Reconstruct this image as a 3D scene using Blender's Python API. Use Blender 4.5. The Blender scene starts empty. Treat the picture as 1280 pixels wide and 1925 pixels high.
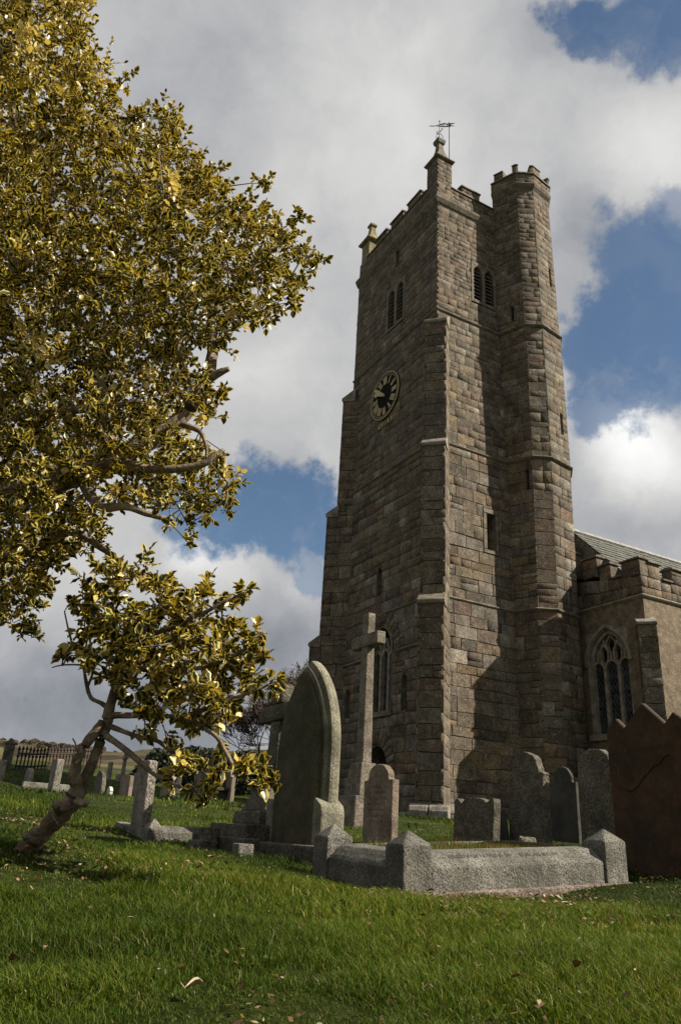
import bpy, bmesh, math, random
import numpy as np
from mathutils import Vector, Matrix
R_ = math.radians
scene = bpy.context.scene
rng = random.Random(11)
nrg = np.random.default_rng(7)

# ------------------------------------------------------------------ camera
EYE = np.array([0.0, 0.0, 0.6])
ROLL, PITCH = R_(3.28), R_(22.92)
cp, sp, cr, sr = math.cos(PITCH), math.sin(PITCH), math.cos(ROLL), math.sin(ROLL)
cF = np.array([0, cp, sp]); cR0 = np.array([1.0, 0, 0]); cU0 = np.array([0, -sp, cp])
cR = cR0*cr + cU0*sr; cU = -cR0*sr + cU0*cr
cam = bpy.data.cameras.new('camera'); cam_o = bpy.data.objects.new('camera', cam)
scene.collection.objects.link(cam_o)
M = Matrix(((cR[0], cU[0], -cF[0], EYE[0]), (cR[1], cU[1], -cF[1], EYE[1]), (cR[2], cU[2], -cF[2], EYE[2]), (0, 0, 0, 1)))
cam_o.matrix_world = M
cam.sensor_fit = 'VERTICAL'; cam.sensor_height = 36.0; cam.lens = 36.0*1431.08/1925.0
cam.clip_start = 0.05; cam.clip_end = 4000
scene.camera = cam_o

# ------------------------------------------------------------------ light
SUN_AZ, SUN_EL = R_(99), R_(39)
BLUE = [(0.291,0.53,0.796,0.057,1),(0.341,0.5,0.796,0.071,1),(0.24,0.542,0.805,0.044,1),(0.328,0.711,0.622,0.053,0.9),(0.351,0.753,0.557,0.064,1),(0.299,0.769,0.564,0.044,0.95),(0.365,0.663,0.653,0.039,0.6),(0.297,0.803,0.517,0.038,0.8),(-0.083,0.926,0.369,0.052,1),(-0.028,0.921,0.389,0.042,1),(-0.143,0.927,0.347,0.041,1),(-0.21,0.911,0.355,0.041,0.9),(-0.044,0.949,0.313,0.031,0.6),(0.001,0.931,0.365,0.042,1)]
BRIGHT = [(0.049,0.648,0.76,0.195,0.16),(0.327,0.622,0.711,0.071,0.2),(0.359,0.819,0.448,0.069,0.42),(0.326,0.808,0.491,0.038,0.2),(-0.141,0.939,0.315,0.051,0.22),(-0.195,0.926,0.322,0.034,0.25),(-0.09,0.863,0.497,0.117,0.08),(-0.05,0.956,0.29,0.041,0.12),(-0.209,0.558,0.803,0.137,-0.1),(-0.368,0.922,0.117,0.101,-0.2),(-0.21,0.969,0.133,0.128,-0.14),(-0.073,0.971,0.229,0.082,-0.08),(0.205,0.55,0.809,0.063,-0.12),(0.268,0.686,0.676,0.053,-0.1),(0.352,0.853,0.384,0.057,-0.1),(-0.067,0.813,0.578,0.074,-0.03),(-0.072,0.903,0.424,0.042,-0.06)]
world = bpy.data.worlds.new('World'); scene.world = world; world.use_nodes = True
nt = world.node_tree; nt.nodes.clear()
def N_(t, **k):
    n = nt.nodes.new(t)
    for a, b in k.items(): setattr(n, a, b)
    return n
def L_(a, b): nt.links.new(a, b)
def setin(n, i, v):
    if hasattr(v, 'is_linked') or hasattr(v, 'links'): L_(v, n.inputs[i])
    else: n.inputs[i].default_value = v
def math_(op, a, b=None, clamp=False):
    n = N_('ShaderNodeMath', operation=op, use_clamp=clamp); setin(n, 0, a)
    if b is not None: setin(n, 1, b)
    return n.outputs[0]
def vmath(op, a, b=None):
    n = N_('ShaderNodeVectorMath', operation=op); setin(n, 0, a)
    if b is not None: setin(n, 1, b)
    return n
def smooth(v, a, b, c=0.0, d=1.0):
    n = N_('ShaderNodeMapRange', interpolation_type='SMOOTHSTEP'); setin(n, 0, v)
    for i, x in zip((1, 2, 3, 4), (a, b, c, d)): n.inputs[i].default_value = x
    return n.outputs[0]
def noise(vec, scale, detail, rough, lac=2.0, color=False):
    n = N_('ShaderNodeTexNoise'); L_(vec, n.inputs['Vector']); n.inputs['Scale'].default_value = scale
    n.inputs['Detail'].default_value = detail; n.inputs['Roughness'].default_value = rough; n.inputs['Lacunarity'].default_value = lac
    return n.outputs['Color' if color else 'Fac']
sky = N_('ShaderNodeTexSky', sky_type='NISHITA'); sky.sun_disc = False
sky.sun_elevation = SUN_EL; sky.sun_rotation = SUN_AZ; sky.air_density = 1.0; sky.dust_density = 0.6; sky.ozone_density = 2.0
tc = N_('ShaderNodeTexCoord'); dirv = vmath('NORMALIZE', tc.outputs['Generated']).outputs[0]
# fluffy warp of the direction
w1 = noise(dirv, 3.2, 10, 0.62, color=True)
w1 = vmath('SUBTRACT', w1, (0.5, 0.5, 0.5)).outputs[0]
wsc = vmath('SCALE', w1); wsc.inputs['Scale'].default_value = 0.30
warp = vmath('ADD', dirv, wsc.outputs[0]).outputs[0]
wsc2 = vmath('SCALE', w1); wsc2.inputs['Scale'].default_value = 0.14
warp2 = vmath('ADD', dirv, wsc2.outputs[0]).outputs[0]
cov = None
for x, y, z, r, k in BLUE:
    dist = vmath('DISTANCE', warp, (x, y, z)).outputs['Value']
    s = smooth(dist, r*0.82, r*1.34, 1.0-k, 1.0)
    cov = s if cov is None else math_('MULTIPLY', cov, s)
wisp = math_('MULTIPLY', smooth(noise(warp, 4.5, 9, 0.65), 0.46, 0.74), 0.55)
cov = math_('MAXIMUM', cov, wisp)
gap = smooth(noise(dirv, 1.3, 4, 0.5), 0.28, 0.40)      # the rest of the sky: mostly cloud, a few gaps
cov = math_('MULTIPLY', cov, gap)
val = math_('ADD', math_('MULTIPLY', smooth(noise(warp2, 2.4, 9, 0.55), 0.25, 0.75), 0.28), 0.29)
for x, y, z, r, k in BRIGHT:
    dist = vmath('DISTANCE', warp2, (x, y, z)).outputs['Value']
    s = smooth(dist, 0.0, r*1.5, k, 0.0)
    val = math_('ADD', val, s)
val = math_('ADD', val, math_('MULTIPLY', math_('SUBTRACT', noise(warp, 8.0, 8, 0.62), 0.5), 0.22))
val = math_('MAXIMUM', val, 0.05)
BG = 0.05
cc = N_('ShaderNodeMix', data_type='RGBA'); cc.inputs['Factor'].default_value = 1.0
L_(smooth(val, 0.1, 0.6), cc.inputs[0]); cc.inputs[6].default_value = (0.86, 0.93, 1.08, 1); cc.inputs[7].default_value = (1.0, 0.995, 0.985, 1)
cl = vmath('SCALE', cc.outputs[2]); L_(math_('MULTIPLY', val, 0.60/BG), cl.inputs['Scale'])
skyt = vmath('MULTIPLY', sky.outputs[0], (1.0, 1.06, 1.04))
mx = N_('ShaderNodeMix', data_type='RGBA'); L_(cov, mx.inputs[0]); L_(skyt.outputs[0], mx.inputs[6]); L_(cl.outputs[0], mx.inputs[7])
bg = N_('ShaderNodeBackground'); bg.inputs['Strength'].default_value = BG; L_(mx.outputs[2], bg.inputs['Color'])
out = N_('ShaderNodeOutputWorld'); L_(bg.outputs[0], out.inputs[0])

sun = bpy.data.lights.new('sun', 'SUN'); sun.energy = 5.0; sun.angle = R_(0.53); sun.color = (1.0, 0.92, 0.78)
sun_o = bpy.data.objects.new('sun', sun); scene.collection.objects.link(sun_o)
tosun = Vector((math.sin(SUN_AZ)*math.cos(SUN_EL), math.cos(SUN_AZ)*math.cos(SUN_EL), math.sin(SUN_EL)))
sun_o.rotation_euler = tosun.to_track_quat('Z', 'Y').to_euler(); sun_o.location = (30, 0, 40)
vs = scene.view_settings
vs.view_transform = 'Standard'; vs.look = 'None'; vs.exposure = 0.9; vs.gamma = 1.0; vs.use_curve_mapping = False

# ------------------------------------------------------------------ helpers
def mat(name, rough=0.9, spec=0.3):
    global nt
    m = bpy.data.materials.new(name); m.use_nodes = True; nt = m.node_tree
    b = nt.nodes['Principled BSDF']; b.inputs['Roughness'].default_value = rough
    b.inputs['Specular IOR Level'].default_value = spec
    return m, b
def mixc(f, a, b, mode='MIX'):
    n = N_('ShaderNodeMix', data_type='RGBA', blend_type=mode)
    setin(n, 0, f)
    for i, c in ((6, a), (7, b)):
        if hasattr(c, 'links'): L_(c, n.inputs[i])
        else: n.inputs[i].default_value = (*c, 1)
    return n.outputs[2]
def bump(b, h, strength=0.5, dist=0.02):
    n = N_('ShaderNodeBump'); n.inputs['Strength'].default_value = strength; n.inputs['Distance'].default_value = dist
    L_(h, n.inputs['Height']); L_(n.outputs[0], b.inputs['Normal'])
def objco():
    return N_('ShaderNodeTexCoord').outputs['Object']
def posco():
    return N_('ShaderNodeNewGeometry').outputs['Position']
def attr(name):
    return N_('ShaderNodeAttribute', attribute_name=name)

def masonry(name, lichen=0.35, bumpd=0.03):
    m, b = mat(name, 0.92, 0.25); co = posco()
    t = mixc(1.0, attr('tint').outputs['Color'], (.60, .595, .585), 'MULTIPLY')
    n1 = noise(co, 3.0, 6, 0.65); n2 = noise(co, 22, 6, 0.7); n3 = noise(co, 0.55, 5, 0.65)
    c = mixc(1.0, t, mixc(smooth(n1, 0.3, 0.7), (0.58, 0.57, 0.55), (1.30, 1.28, 1.25)), 'MULTIPLY')
    c = mixc(1.0, c, mixc(smooth(n2, 0.3, 0.7), (0.42, 0.42, 0.42), (1.48, 1.48, 1.48)), 'MULTIPLY')
    c = mixc(math_('MULTIPLY', smooth(n3, 0.50, 0.70), 0.7), c, (0.075, 0.06, 0.045))
    mp = N_('ShaderNodeMapping'); mp.inputs['Scale'].default_value = (2.6, 2.6, .22); L_(co, mp.inputs['Vector'])
    st = smooth(noise(mp.outputs[0], 1.0, 6, 0.65), 0.52, 0.70)
    c = mixc(math_('MULTIPLY', st, .45), c, (0.05, 0.043, 0.034))
    ly = smooth(noise(co, 9, 5, 0.75), 0.585, 0.66)
    c = mixc(math_('MULTIPLY', ly, lichen), c, (0.42, 0.41, 0.36))
    c = mixc(math_('MULTIPLY', smooth(noise(co, 26, 3, 0.6), 0.66, 0.71), .8), c, (0.40, 0.39, 0.35))
    L_(c, b.inputs['Base Color'])
    bump(b, math_('ADD', math_('MULTIPLY', noise(co, 9, 8, 0.7), 1.0), math_('MULTIPLY', n2, 0.6)), 1.0, bumpd*.75)
    return m
M_STONE = masonry('weathered granite masonry')

def granite(name, base, dark, light, scale=55, lichen=(0.5, 0.5, 0.44), lich=0.3, bd=0.012, stain=(0.05, 0.055, 0.03), stainf=0.4, speck=0.8):
    m, b = mat(name, 0.88, 0.3); co = posco(); base, dark, light, stain, lichen = [tuple(.66*v for v in q) for q in (base, dark, light, stain, lichen)]
    sp_ = noise(co, scale, 3, 0.6)
    c = mixc(smooth(sp_, 0.40, 0.48), dark, base); c = mixc(math_('MULTIPLY', smooth(sp_, 0.56, 0.64), speck), c, light)
    c = mixc(1.0, c, mixc(smooth(noise(co, 5, 6, 0.65), 0.3, 0.7), (0.6, 0.6, 0.6), (1.25, 1.25, 1.25)), 'MULTIPLY')
    c = mixc(math_('MULTIPLY', smooth(noise(co, 2.6, 5, 0.7), 0.48, 0.66), stainf), c, stain)
    c = mixc(math_('MULTIPLY', smooth(noise(co, 13, 5, 0.75), 0.62, 0.68), lich), c, lichen)
    L_(c, b.inputs['Base Color'])
    bump(b, math_('ADD', noise(co, scale*0.7, 5, 0.7), math_('MULTIPLY', noise(co, 6, 4, 0.6), 1.5)), 1.0, bd)
    return m
M_KERB = granite('silver speckled granite', (0.34, 0.32, 0.27), (0.11, 0.105, 0.085), (0.50, 0.48, 0.42), 95, bd=0.03, stainf=0.5, stain=(0.09, 0.085, 0.06), speck=.6)
M_PINK = granite('pinkish granite plinth', (0.36, 0.27, 0.22), (0.16, 0.11, 0.09), (0.5, 0.42, 0.36), 80, stainf=0.2)
M_LIME = granite('limestone edge painted sunlit', (0.30, 0.28, 0.20), (0.2, 0.18, 0.12), (0.42, 0.40, 0.32), 70, stain=(0.12, 0.115, 0.06), stainf=0.4, lich=0.2)  # paler copy for the Gothic stone's edges, sunlight put into the colour
M_GREEN = granite('algae limestone painted shaded', (0.115, 0.10, 0.055), (0.075, 0.065, 0.032), (0.16, 0.145, 0.09), 70, stain=(0.06, 0.06, 0.025), stainf=0.7, lich=0.15)  # algae green, darkened further so the face carries its shade in the colour
M_TAN = granite('warm tan headstone', (0.33, 0.255, 0.19), (0.2, 0.15, 0.11), (0.46, 0.38, 0.3), 60, stainf=0.35, lich=0.35)
M_GREY = granite('grey mottled headstone', (0.19, 0.17, 0.125), (0.09, 0.08, 0.06), (0.31, 0.285, 0.225), 45, stain=(0.05, 0.05, 0.03), stainf=0.6, bd=0.03)
M_SLATE = granite('dark slate headstone', (0.075, 0.073, 0.06), (0.055, 0.053, 0.046), (0.105, 0.10, 0.085), 90, stainf=0.25, lich=0.2, bd=0.004, stain=(0.05, 0.055, 0.05))
M_RED = granite('rust brown slate headstone', (0.085, 0.048, 0.024), (0.07, 0.04, 0.02), (0.10, 0.058, 0.03), 14, stain=(0.04, 0.033, 0.02), stainf=0.85, lich=0.12, bd=0.006)
M_SPECK = granite('pale sparkling granite', (0.34, 0.30, 0.25), (0.12, 0.10, 0.08), (0.6, 0.56, 0.5), 60, stainf=0.3, bd=0.015)
M_CROSS = granite('brown weathered granite cross', (0.27, 0.225, 0.17), (0.12, 0.095, 0.07), (0.46, 0.41, 0.34), 60, stainf=0.5, bd=0.02)
M_DRESS = granite('dressed window stone', (0.24, 0.2, 0.15), (0.14, 0.115, 0.085), (0.34, 0.3, 0.24), 35, stainf=0.4, bd=0.015)
M_TRAC = granite('pale tracery stone', (0.36, 0.31, 0.24), (0.24, 0.2, 0.15), (0.44, 0.4, 0.33), 35, stainf=0.25, bd=0.01)
M_YEL = granite('lichen yellow pinnacle stone', (0.33, 0.27, 0.14), (0.2, 0.15, 0.07), (0.42, 0.37, 0.25), 20, lichen=(0.5, 0.36, 0.08), lich=0.7, stainf=0.3)
M_ROUGH = granite('brown roughcast render', (0.255, 0.195, 0.13), (0.19, 0.14, 0.095), (0.33, 0.26, 0.18), 40, stainf=0.5, stain=(0.13, 0.095, 0.06), lich=0.0, bd=0.02)
def plain(name, col, rough=0.8, spec=0.3, nsc=6, var=0.35, metal=0.0, bd=0.0):
    m, b = mat(name, rough, spec); co = posco(); b.inputs['Metallic'].default_value = metal
    L_(mixc(1.0, col, mixc(smooth(noise(co, nsc, 5, 0.65), 0.3, 0.7), (1-var,)*3, (1+var,)*3), 'MULTIPLY'), b.inputs['Base Color'])
    if bd: bump(b, noise(co, nsc*4, 5, 0.6), 0.8, bd)
    return m
M_MORTAR = plain('lime mortar', (0.075, 0.063, 0.048), 0.95, 0.1, 9, 0.45, bd=0.01)
M_DARK = plain('dark interior', (0.012, 0.011, 0.01), 0.9, 0.1)
M_GLASS = plain('old leaded glass', (0.012, 0.014, 0.018), 0.12, 0.5, 30, 0.5, bd=0.004)
def leaded():
    m, b = mat('old leaded lattice glass', .12, .5); co = posco()
    sp3 = N_('ShaderNodeSeparateXYZ'); L_(co, sp3.inputs[0]); h = math_('ADD', math_('MULTIPLY', sp3.outputs[0], .474*-1), math_('MULTIPLY', sp3.outputs[1], .88))
    def saw(v): return math_('ABSOLUTE', math_('SUBTRACT', math_('FRACT', v), .5))
    d1 = saw(math_('MULTIPLY', math_('ADD', math_('MULTIPLY', sp3.outputs[2], .7), h), 8.0)); d2 = saw(math_('MULTIPLY', math_('SUBTRACT', math_('MULTIPLY', sp3.outputs[2], .7), h), 8.0))
    f = math_('GREATER_THAN', math_('MAXIMUM', d1, d2), .44)
    vo = N_('ShaderNodeTexVoronoi'); vo.inputs['Scale'].default_value = 9; L_(co, vo.inputs['Vector'])
    L_(mixc(f, mixc(smooth(vo.outputs['Color'], .2, .8), (.008, .010, .014), (.035, .04, .05)), (.06, .06, .055)), b.inputs['Base Color']); L_(math_('MULTIPLY', math_('ADD', f, .2), .6), b.inputs['Roughness'])
    bump(b, noise(co, 18, 3, .5), .6, .01)
    return m
M_GLASS = leaded()
M_IRON = plain('black iron', (0.018, 0.017, 0.017), 0.55, 0.4, 20, 0.3)
M_RUST = plain('rusty iron railing', (0.035, 0.022, 0.018), 0.8, 0.3, 20, 0.4)
M_GOLD = plain('old gold leaf', (0.42, 0.33, 0.17), 0.6, 0.4, 12, 0.2)
M_DIAL = plain('black clock dial', (0.010, 0.0095, 0.009), 0.9, 0.08, 5, 0.3)
M_SLAT = plain('grey weathered louvre', (0.17, 0.155, 0.135), 0.85, 0.2, 9, 0.3)
M_LEAD = plain('verdigris cap', (0.06, 0.10, 0.07), 0.7, 0.3, 15, 0.4)
M_PALE = plain('pale lime patch', (0.5, 0.48, 0.45), 0.9, 0.2, 8, 0.3)
M_DOOR = plain('dark oak door', (0.03, 0.02, 0.014), 0.7, 0.3, 5, 0.4)
M_ROOF = granite('lichened roof slate', (0.17, 0.17, 0.15), (0.11, 0.11, 0.1), (0.24, 0.24, 0.21), 14, stainf=0.3, bd=0.01, lich=0.35)
M_RIDGE = plain('pale ridge tile', (0.24, 0.235, 0.22), 0.9, 0.2, 10, 0.3)
M_BARE = plain('bare winter bark', (0.085, 0.06, 0.045), 0.95, 0.1, 5, 0.3)
M_DRYLEAF = plain('dry brown leaf', (0.20, 0.11, 0.055), 0.8, 0.2, 40, 0.5)
M_PALELEAF = plain('bleached dry leaf', (0.42, 0.33, 0.21), 0.8, 0.2, 40, 0.4)
M_BARK = None
def bark():
    m, b = mat('grey brown holly bark', 0.9, 0.2); co = posco()
    c = mixc(smooth(noise(co, 14, 6, 0.65), 0.35, 0.7), (0.13, 0.10, 0.068), (0.38, 0.30, 0.21))
    c = mixc(math_('MULTIPLY', smooth(noise(co, 5, 4, 0.6), 0.5, 0.65), 0.6), c, (0.13, 0.095, 0.05))
    L_(c, b.inputs['Base Color']); bump(b, math_('ADD', noise(co, 40, 6, 0.7), math_('MULTIPLY', noise(co, 11, 4, 0.6), 1.6)), 1.0, 0.03)
    return m
M_BARK = bark()

class MB:
    def __init__(s): s.v = []; s.f = []; s.m = []
    def add(s, vs, fs, mi=0):
        o = len(s.v); s.v += [tuple(map(float, v)) for v in vs]; s.f += [tuple(i+o for i in f) for f in fs]; s.m += [mi]*len(fs)
    def hexa(s, p, mi=0):     # p: 4 bottom + 4 top
        s.add(p, [(3, 2, 1, 0), (4, 5, 6, 7), (0, 1, 5, 4), (1, 2, 6, 5), (2, 3, 7, 6), (3, 0, 4, 7)], mi)
    def box(s, o, a, b, c, mi=0):   # o corner, a,b,c edge vectors
        o, a, b, c = map(np.array, (o, a, b, c))
        s.hexa([o, o+a, o+a+b, o+b, o+c, o+a+c, o+a+b+c, o+b+c], mi)
    def prism(s, ring, ext, mi=0):
        n = len(ring); ext = np.array(ext, float); r2 = [np.array(p)+ext for p in ring]
        s.add(list(ring)+r2, [tuple(range(n-1, -1, -1)), tuple(range(n, 2*n))]+[(i, (i+1) % n, n+(i+1) % n, n+i) for i in range(n)], mi)
    def tube(s, pts, rad, k=6, mi=0, cap=True):
        pts = [np.array(p, float) for p in pts]; rings = []
        for i, p in enumerate(pts):
            d = pts[min(i+1, len(pts)-1)]-pts[max(i-1, 0)]; d = d/(np.linalg.norm(d)+1e-9)
            a = np.cross(d, (0, 0, 1.0)) if abs(d[2]) < 0.9 else np.cross(d, (1.0, 0, 0)); a /= np.linalg.norm(a); b = np.cross(d, a)
            r = rad[i] if hasattr(rad, '__len__') else rad
            rings.append([p+(a*math.cos(t)+b*math.sin(t))*r for t in [2*math.pi*j/k for j in range(k)]])
        vs = [q for r in rings for q in r]; fs = []
        for i in range(len(rings)-1):
            for j in range(k): fs.append((i*k+j, i*k+(j+1) % k, (i+1)*k+(j+1) % k, (i+1)*k+j))
        if cap: fs += [tuple(range(k-1, -1, -1)), tuple(range((len(rings)-1)*k, len(rings)*k))]
        s.add(vs, fs, mi)
ROOT = {}
def root_origin(o):
    while o is not None:
        if o.name in ROOT: return ROOT[o.name]
        o = o.parent
    return np.zeros(3)
def thing(name, loc, label, cat, group=None):
    o = bpy.data.objects.new(name, None); scene.collection.objects.link(o); o.location = loc; o.empty_display_size = 0.2
    o['label'] = label; o['category'] = cat
    if group: o['group'] = group
    ROOT[o.name] = np.array(loc, float)
    return o
def link(name, me, parent, mats):
    for m in (mats if isinstance(mats, (list, tuple)) else [mats]): me.materials.append(m)
    o = bpy.data.objects.new(name, me); scene.collection.objects.link(o)
    if parent is not None: o.parent = parent
    return o
def tint_attr(me, cols):
    a = me.attributes.new('tint', 'FLOAT_COLOR', 'POINT'); a.data.foreach_set('color', np.asarray(cols, np.float32).ravel())
def obj(name, mb, mats, parent=None, bevel=0.0, smoothed=False, tint=None, seg=2):
    org = root_origin(parent)
    me = bpy.data.meshes.new(name)
    me.from_pydata([tuple(np.array(v)-org) for v in mb.v], [], mb.f)
    me.polygons.foreach_set('material_index', mb.m)
    bm = bmesh.new(); bm.from_mesh(me)
    bmesh.ops.remove_doubles(bm, verts=bm.verts, dist=1e-5) if bevel else None
    bmesh.ops.recalc_face_normals(bm, faces=bm.faces)
    if bevel:
        es = [e for e in bm.edges if len(e.link_faces) == 2 and e.calc_face_angle(0) > 0.5]
        bmesh.ops.bevel(bm, geom=es, offset=bevel, segments=seg, affect='EDGES', profile=0.6)
    bm.to_mesh(me); bm.free()
    if smoothed: me.polygons.foreach_set('use_smooth', [True]*len(me.polygons))
    if tint is not None: tint_attr(me, np.tile(np.array([*tint, 1.0]), (len(me.vertices), 1)))
    return link(name, me, parent, mats)
def raw(name, V, T, mats, parent=None, attrs=None, smoothed=True):
    org = root_origin(parent)
    me = bpy.data.meshes.new(name); V = np.asarray(V, np.float32)-org.astype(np.float32); T = np.asarray(T, np.int32); k = T.shape[1]
    me.vertices.add(len(V)); me.vertices.foreach_set('co', V.ravel())
    me.loops.add(T.size); me.loops.foreach_set('vertex_index', T.ravel())
    me.polygons.add(len(T)); me.polygons.foreach_set('loop_start', np.arange(0, T.size, k, dtype=np.int32))
    try: me.polygons.foreach_set('loop_total', np.full(len(T), k, np.int32))
    except Exception: pass
    me.update(calc_edges=True)
    if smoothed: me.polygons.foreach_set('use_smooth', np.ones(len(T), bool))
    for n, (ty, dat) in (attrs or {}).items():
        a = me.attributes.new(n, ty, 'POINT'); a.data.foreach_set('color' if ty == 'FLOAT_COLOR' else 'vector', np.asarray(dat, np.float32).ravel())
    me.validate()
    return link(name, me, parent, mats)
def tag(o, label=None, cat=None, group=None, kind=None):
    for k, v in (('label', label), ('category', cat), ('group', group), ('kind', kind)):
        if v: o[k] = v
    return o

# ------------------------------------------------------------------ terrain
CTRL = np.array([(.07, 2.2, .168), (-.9, 2.3, .20), (1.1, 2.4, .19), (.476, 4.8, .27), (-.04, 5.75, .33), (2.08, 5.66, .40), (-1.38, 3.9, .47), (-1.55, 3.8, .45), (-1.7, 7.8, .45), (-.62, 6.6, .40),
 (.7, 8.8, .50), (2.5, 9.2, .56), (.56, 13, .80), (2.8, 19.5, 1.06), (-.5, 24, 1.25), (-4.1, 15, .865), (-5.8, 17.5, 1.076), (-7.7, 21, 1.34), (-8.4, 21, 1.42), (-4.3, 18, 1.02), (-1.84, 16, .985),
 (-10.4, 27, 2.0), (-9.4, 31, 2.42), (-2.4, 14, 1.0), (2.6, 5.6, .44), (3.1, 8.8, .60), (-4.8, 12, .97), (-1.8, 4.6, .46), (-2.0, 30, 1.7), (8, 12, .95), (10, 22, 1.3), (14, 5, .8), (-12, 6, 1.0), (-14, 15, 1.5),
 (0, -4, -.1), (6, -3, .1), (-6, -3, .15), (5, 3, .4), (-4, 3, .45), (0, 40, 2.4), (20, 35, 2.3), (-20, 40, 3.2), (25, 10, 1.2), (-25, 12, 2.0)])
def tps_fit(P, lam=0.006):
    n = len(P); X = P[:, :2]; d = np.linalg.norm(X[:, None]-X[None], axis=2); K = np.where(d > 0, d*d*np.log(d+1e-9), 0)+lam*np.eye(n)
    A = np.zeros((n+3, n+3)); A[:n, :n] = K; A[:n, n] = 1; A[:n, n+1:] = X; A[n, :n] = 1; A[n+1:, :n] = X.T
    return np.linalg.solve(A, np.r_[P[:, 2], 0, 0, 0])
TP = tps_fit(CTRL)
_ph = nrg.uniform(0, 6.28, (14, 2)); _kk = nrg.normal(0, 1, (14, 2)); _kk *= (np.array([1.2, 1.6, 2.2, 2.8, 3.5, 4.4, 5.5, 6.5, 7.5, 9, 11, 13, 15, 18])/np.linalg.norm(_kk, axis=1))[:, None]
def ripple(x, y, amp):
    z = np.zeros_like(x)
    for i in range(14): z += np.sin(_kk[i, 0]*x+_kk[i, 1]*y+_ph[i, 0])*amp/(_kk[i, 0]**2+_kk[i, 1]**2)**0.35
    return z
def ground(x, y):
    x = np.atleast_1d(np.asarray(x, float)); y = np.atleast_1d(np.asarray(y, float))
    xc = np.clip(x, -25, 25); yc = np.clip(y, -4, 40)
    d = np.sqrt((xc[..., None]-CTRL[:, 0])**2+(yc[..., None]-CTRL[:, 1])**2)
    z = (np.where(d > 0, d*d*np.log(d+1e-9), 0)*TP[:-3]).sum(-1)+TP[-3]+TP[-2]*xc+TP[-1]*yc
    return z+ripple(x, y, 0.017)
def gz(x, y): return float(ground(x, y)[0])
def hill(x, y):
    r = np.hypot(x, y); a = x/np.maximum(np.abs(y), 1)
    s = np.interp(a, [-1.2, -.45, -.37, -.31, -.25, -.19, 0, .5, 1.5], [.058, .060, .067, .071, .068, .073, .079, .078, .07])
    prof = np.interp(r, [30, 60, 150, 400, 700, 1500], [.058, .062, .070, 1.0, .6, .2])
    near = .6+np.interp(r, [25, 40, 60, 100, 150, 250, 400], [.045, .051, .055, .058, .059, .060, 0.06])*r
    z400 = .6+s*400
    t = np.clip((r-150)/250, 0, 1); t = t*t*(3-2*t)
    z = near*(1-t)+z400*t
    z = np.where(r > 400, z400-(r-400)*.05, z)
    w = np.clip((r-60)/200, 0, 1)
    return z+w*(ripple(x*.02, y*.02, 2.0)+ripple(x*.06+5, y*.06, .7))

def grid_obj(name, xs, ys, fn, m, mask=None):
    X, Y = np.meshgrid(xs, ys); Z = fn(X, Y); V = np.stack([X, Y, Z], -1).reshape(-1, 3); nx = len(xs); ny = len(ys)
    I = np.arange(nx*ny).reshape(ny, nx); T = np.stack([I[:-1, :-1], I[:-1, 1:], I[1:, 1:], I[1:, :-1]], -1).reshape(-1, 4)
    return raw(name, V, T, m)
def mat_ground():
    m, b = mat('mown turf soil and thatch', 0.95, 0.1); co = posco()
    n = noise(co, 2.2, 6, 0.65); n2 = noise(co, 25, 6, 0.75); n3 = noise(co, 0.5, 4, 0.6)
    c = mixc(smooth(n, 0.3, 0.7), (0.035, 0.055, 0.009), (0.07, 0.085, 0.016))
    c = mixc(smooth(n2, 0.35, 0.7), mixc(1.0, c, (0.4, 0.42, 0.4), 'MULTIPLY'), c)
    c = mixc(math_('MULTIPLY', smooth(n3, 0.55, 0.7), 0.4), c, (0.12, 0.105, 0.035))
    L_(c, b.inputs['Base Color']); bump(b, noise(co, 45, 6, 0.8), 1.0, 0.04)
    return m
def mat_hill():
    m, b = mat('far moorland and fields', 0.95, 0.1); co = posco()
    v = N_('ShaderNodeTexVoronoi'); v.inputs['Scale'].default_value = 0.017; L_(co, v.inputs['Vector'])
    c = mixc(0.75, (0.085, 0.08, 0.035), mixc(smooth(v.outputs['Color'], 0.2, 0.8), (0.07, 0.05, 0.03), (0.11, 0.115, 0.04)))
    v2 = N_('ShaderNodeTexVoronoi', feature='DISTANCE_TO_EDGE'); v2.inputs['Scale'].default_value = 0.017; L_(co, v2.inputs['Vector'])
    c = mixc(smooth(v2.outputs['Distance'], 0.03, 0.07), (0.03, 0.028, 0.018), c)
    c = mixc(1.0, c, mixc(smooth(noise(co, 0.15, 7, 0.7), 0.3, 0.7), (0.55, 0.55, 0.55), (1.25, 1.25, 1.25)), 'MULTIPLY')
    L_(c, b.inputs['Base Color']); return m
M_TURF = mat_ground()
def ground_blend(x, y):
    g = ground(x, y); h = hill(x, np.maximum(y, 1)); r = np.hypot(x, y)
    t = np.clip((r-34)/12, 0, 1); t = t*t*(3-2*t)
    return g*(1-t)+np.where(y > 0, h, g)*t
xs = np.r_[np.linspace(-52, -12, 41), np.linspace(-11.6, 11.6, 150), np.linspace(12, 52, 41)]
ys = np.r_[np.linspace(-20, -2, 19), np.linspace(-1.6, 14, 110), np.linspace(14.4, 52, 76)]
g = grid_obj('ground', xs, ys, ground_blend, M_TURF); tag(g, 'sloping churchyard turf around the graves', kind='structure')
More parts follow.
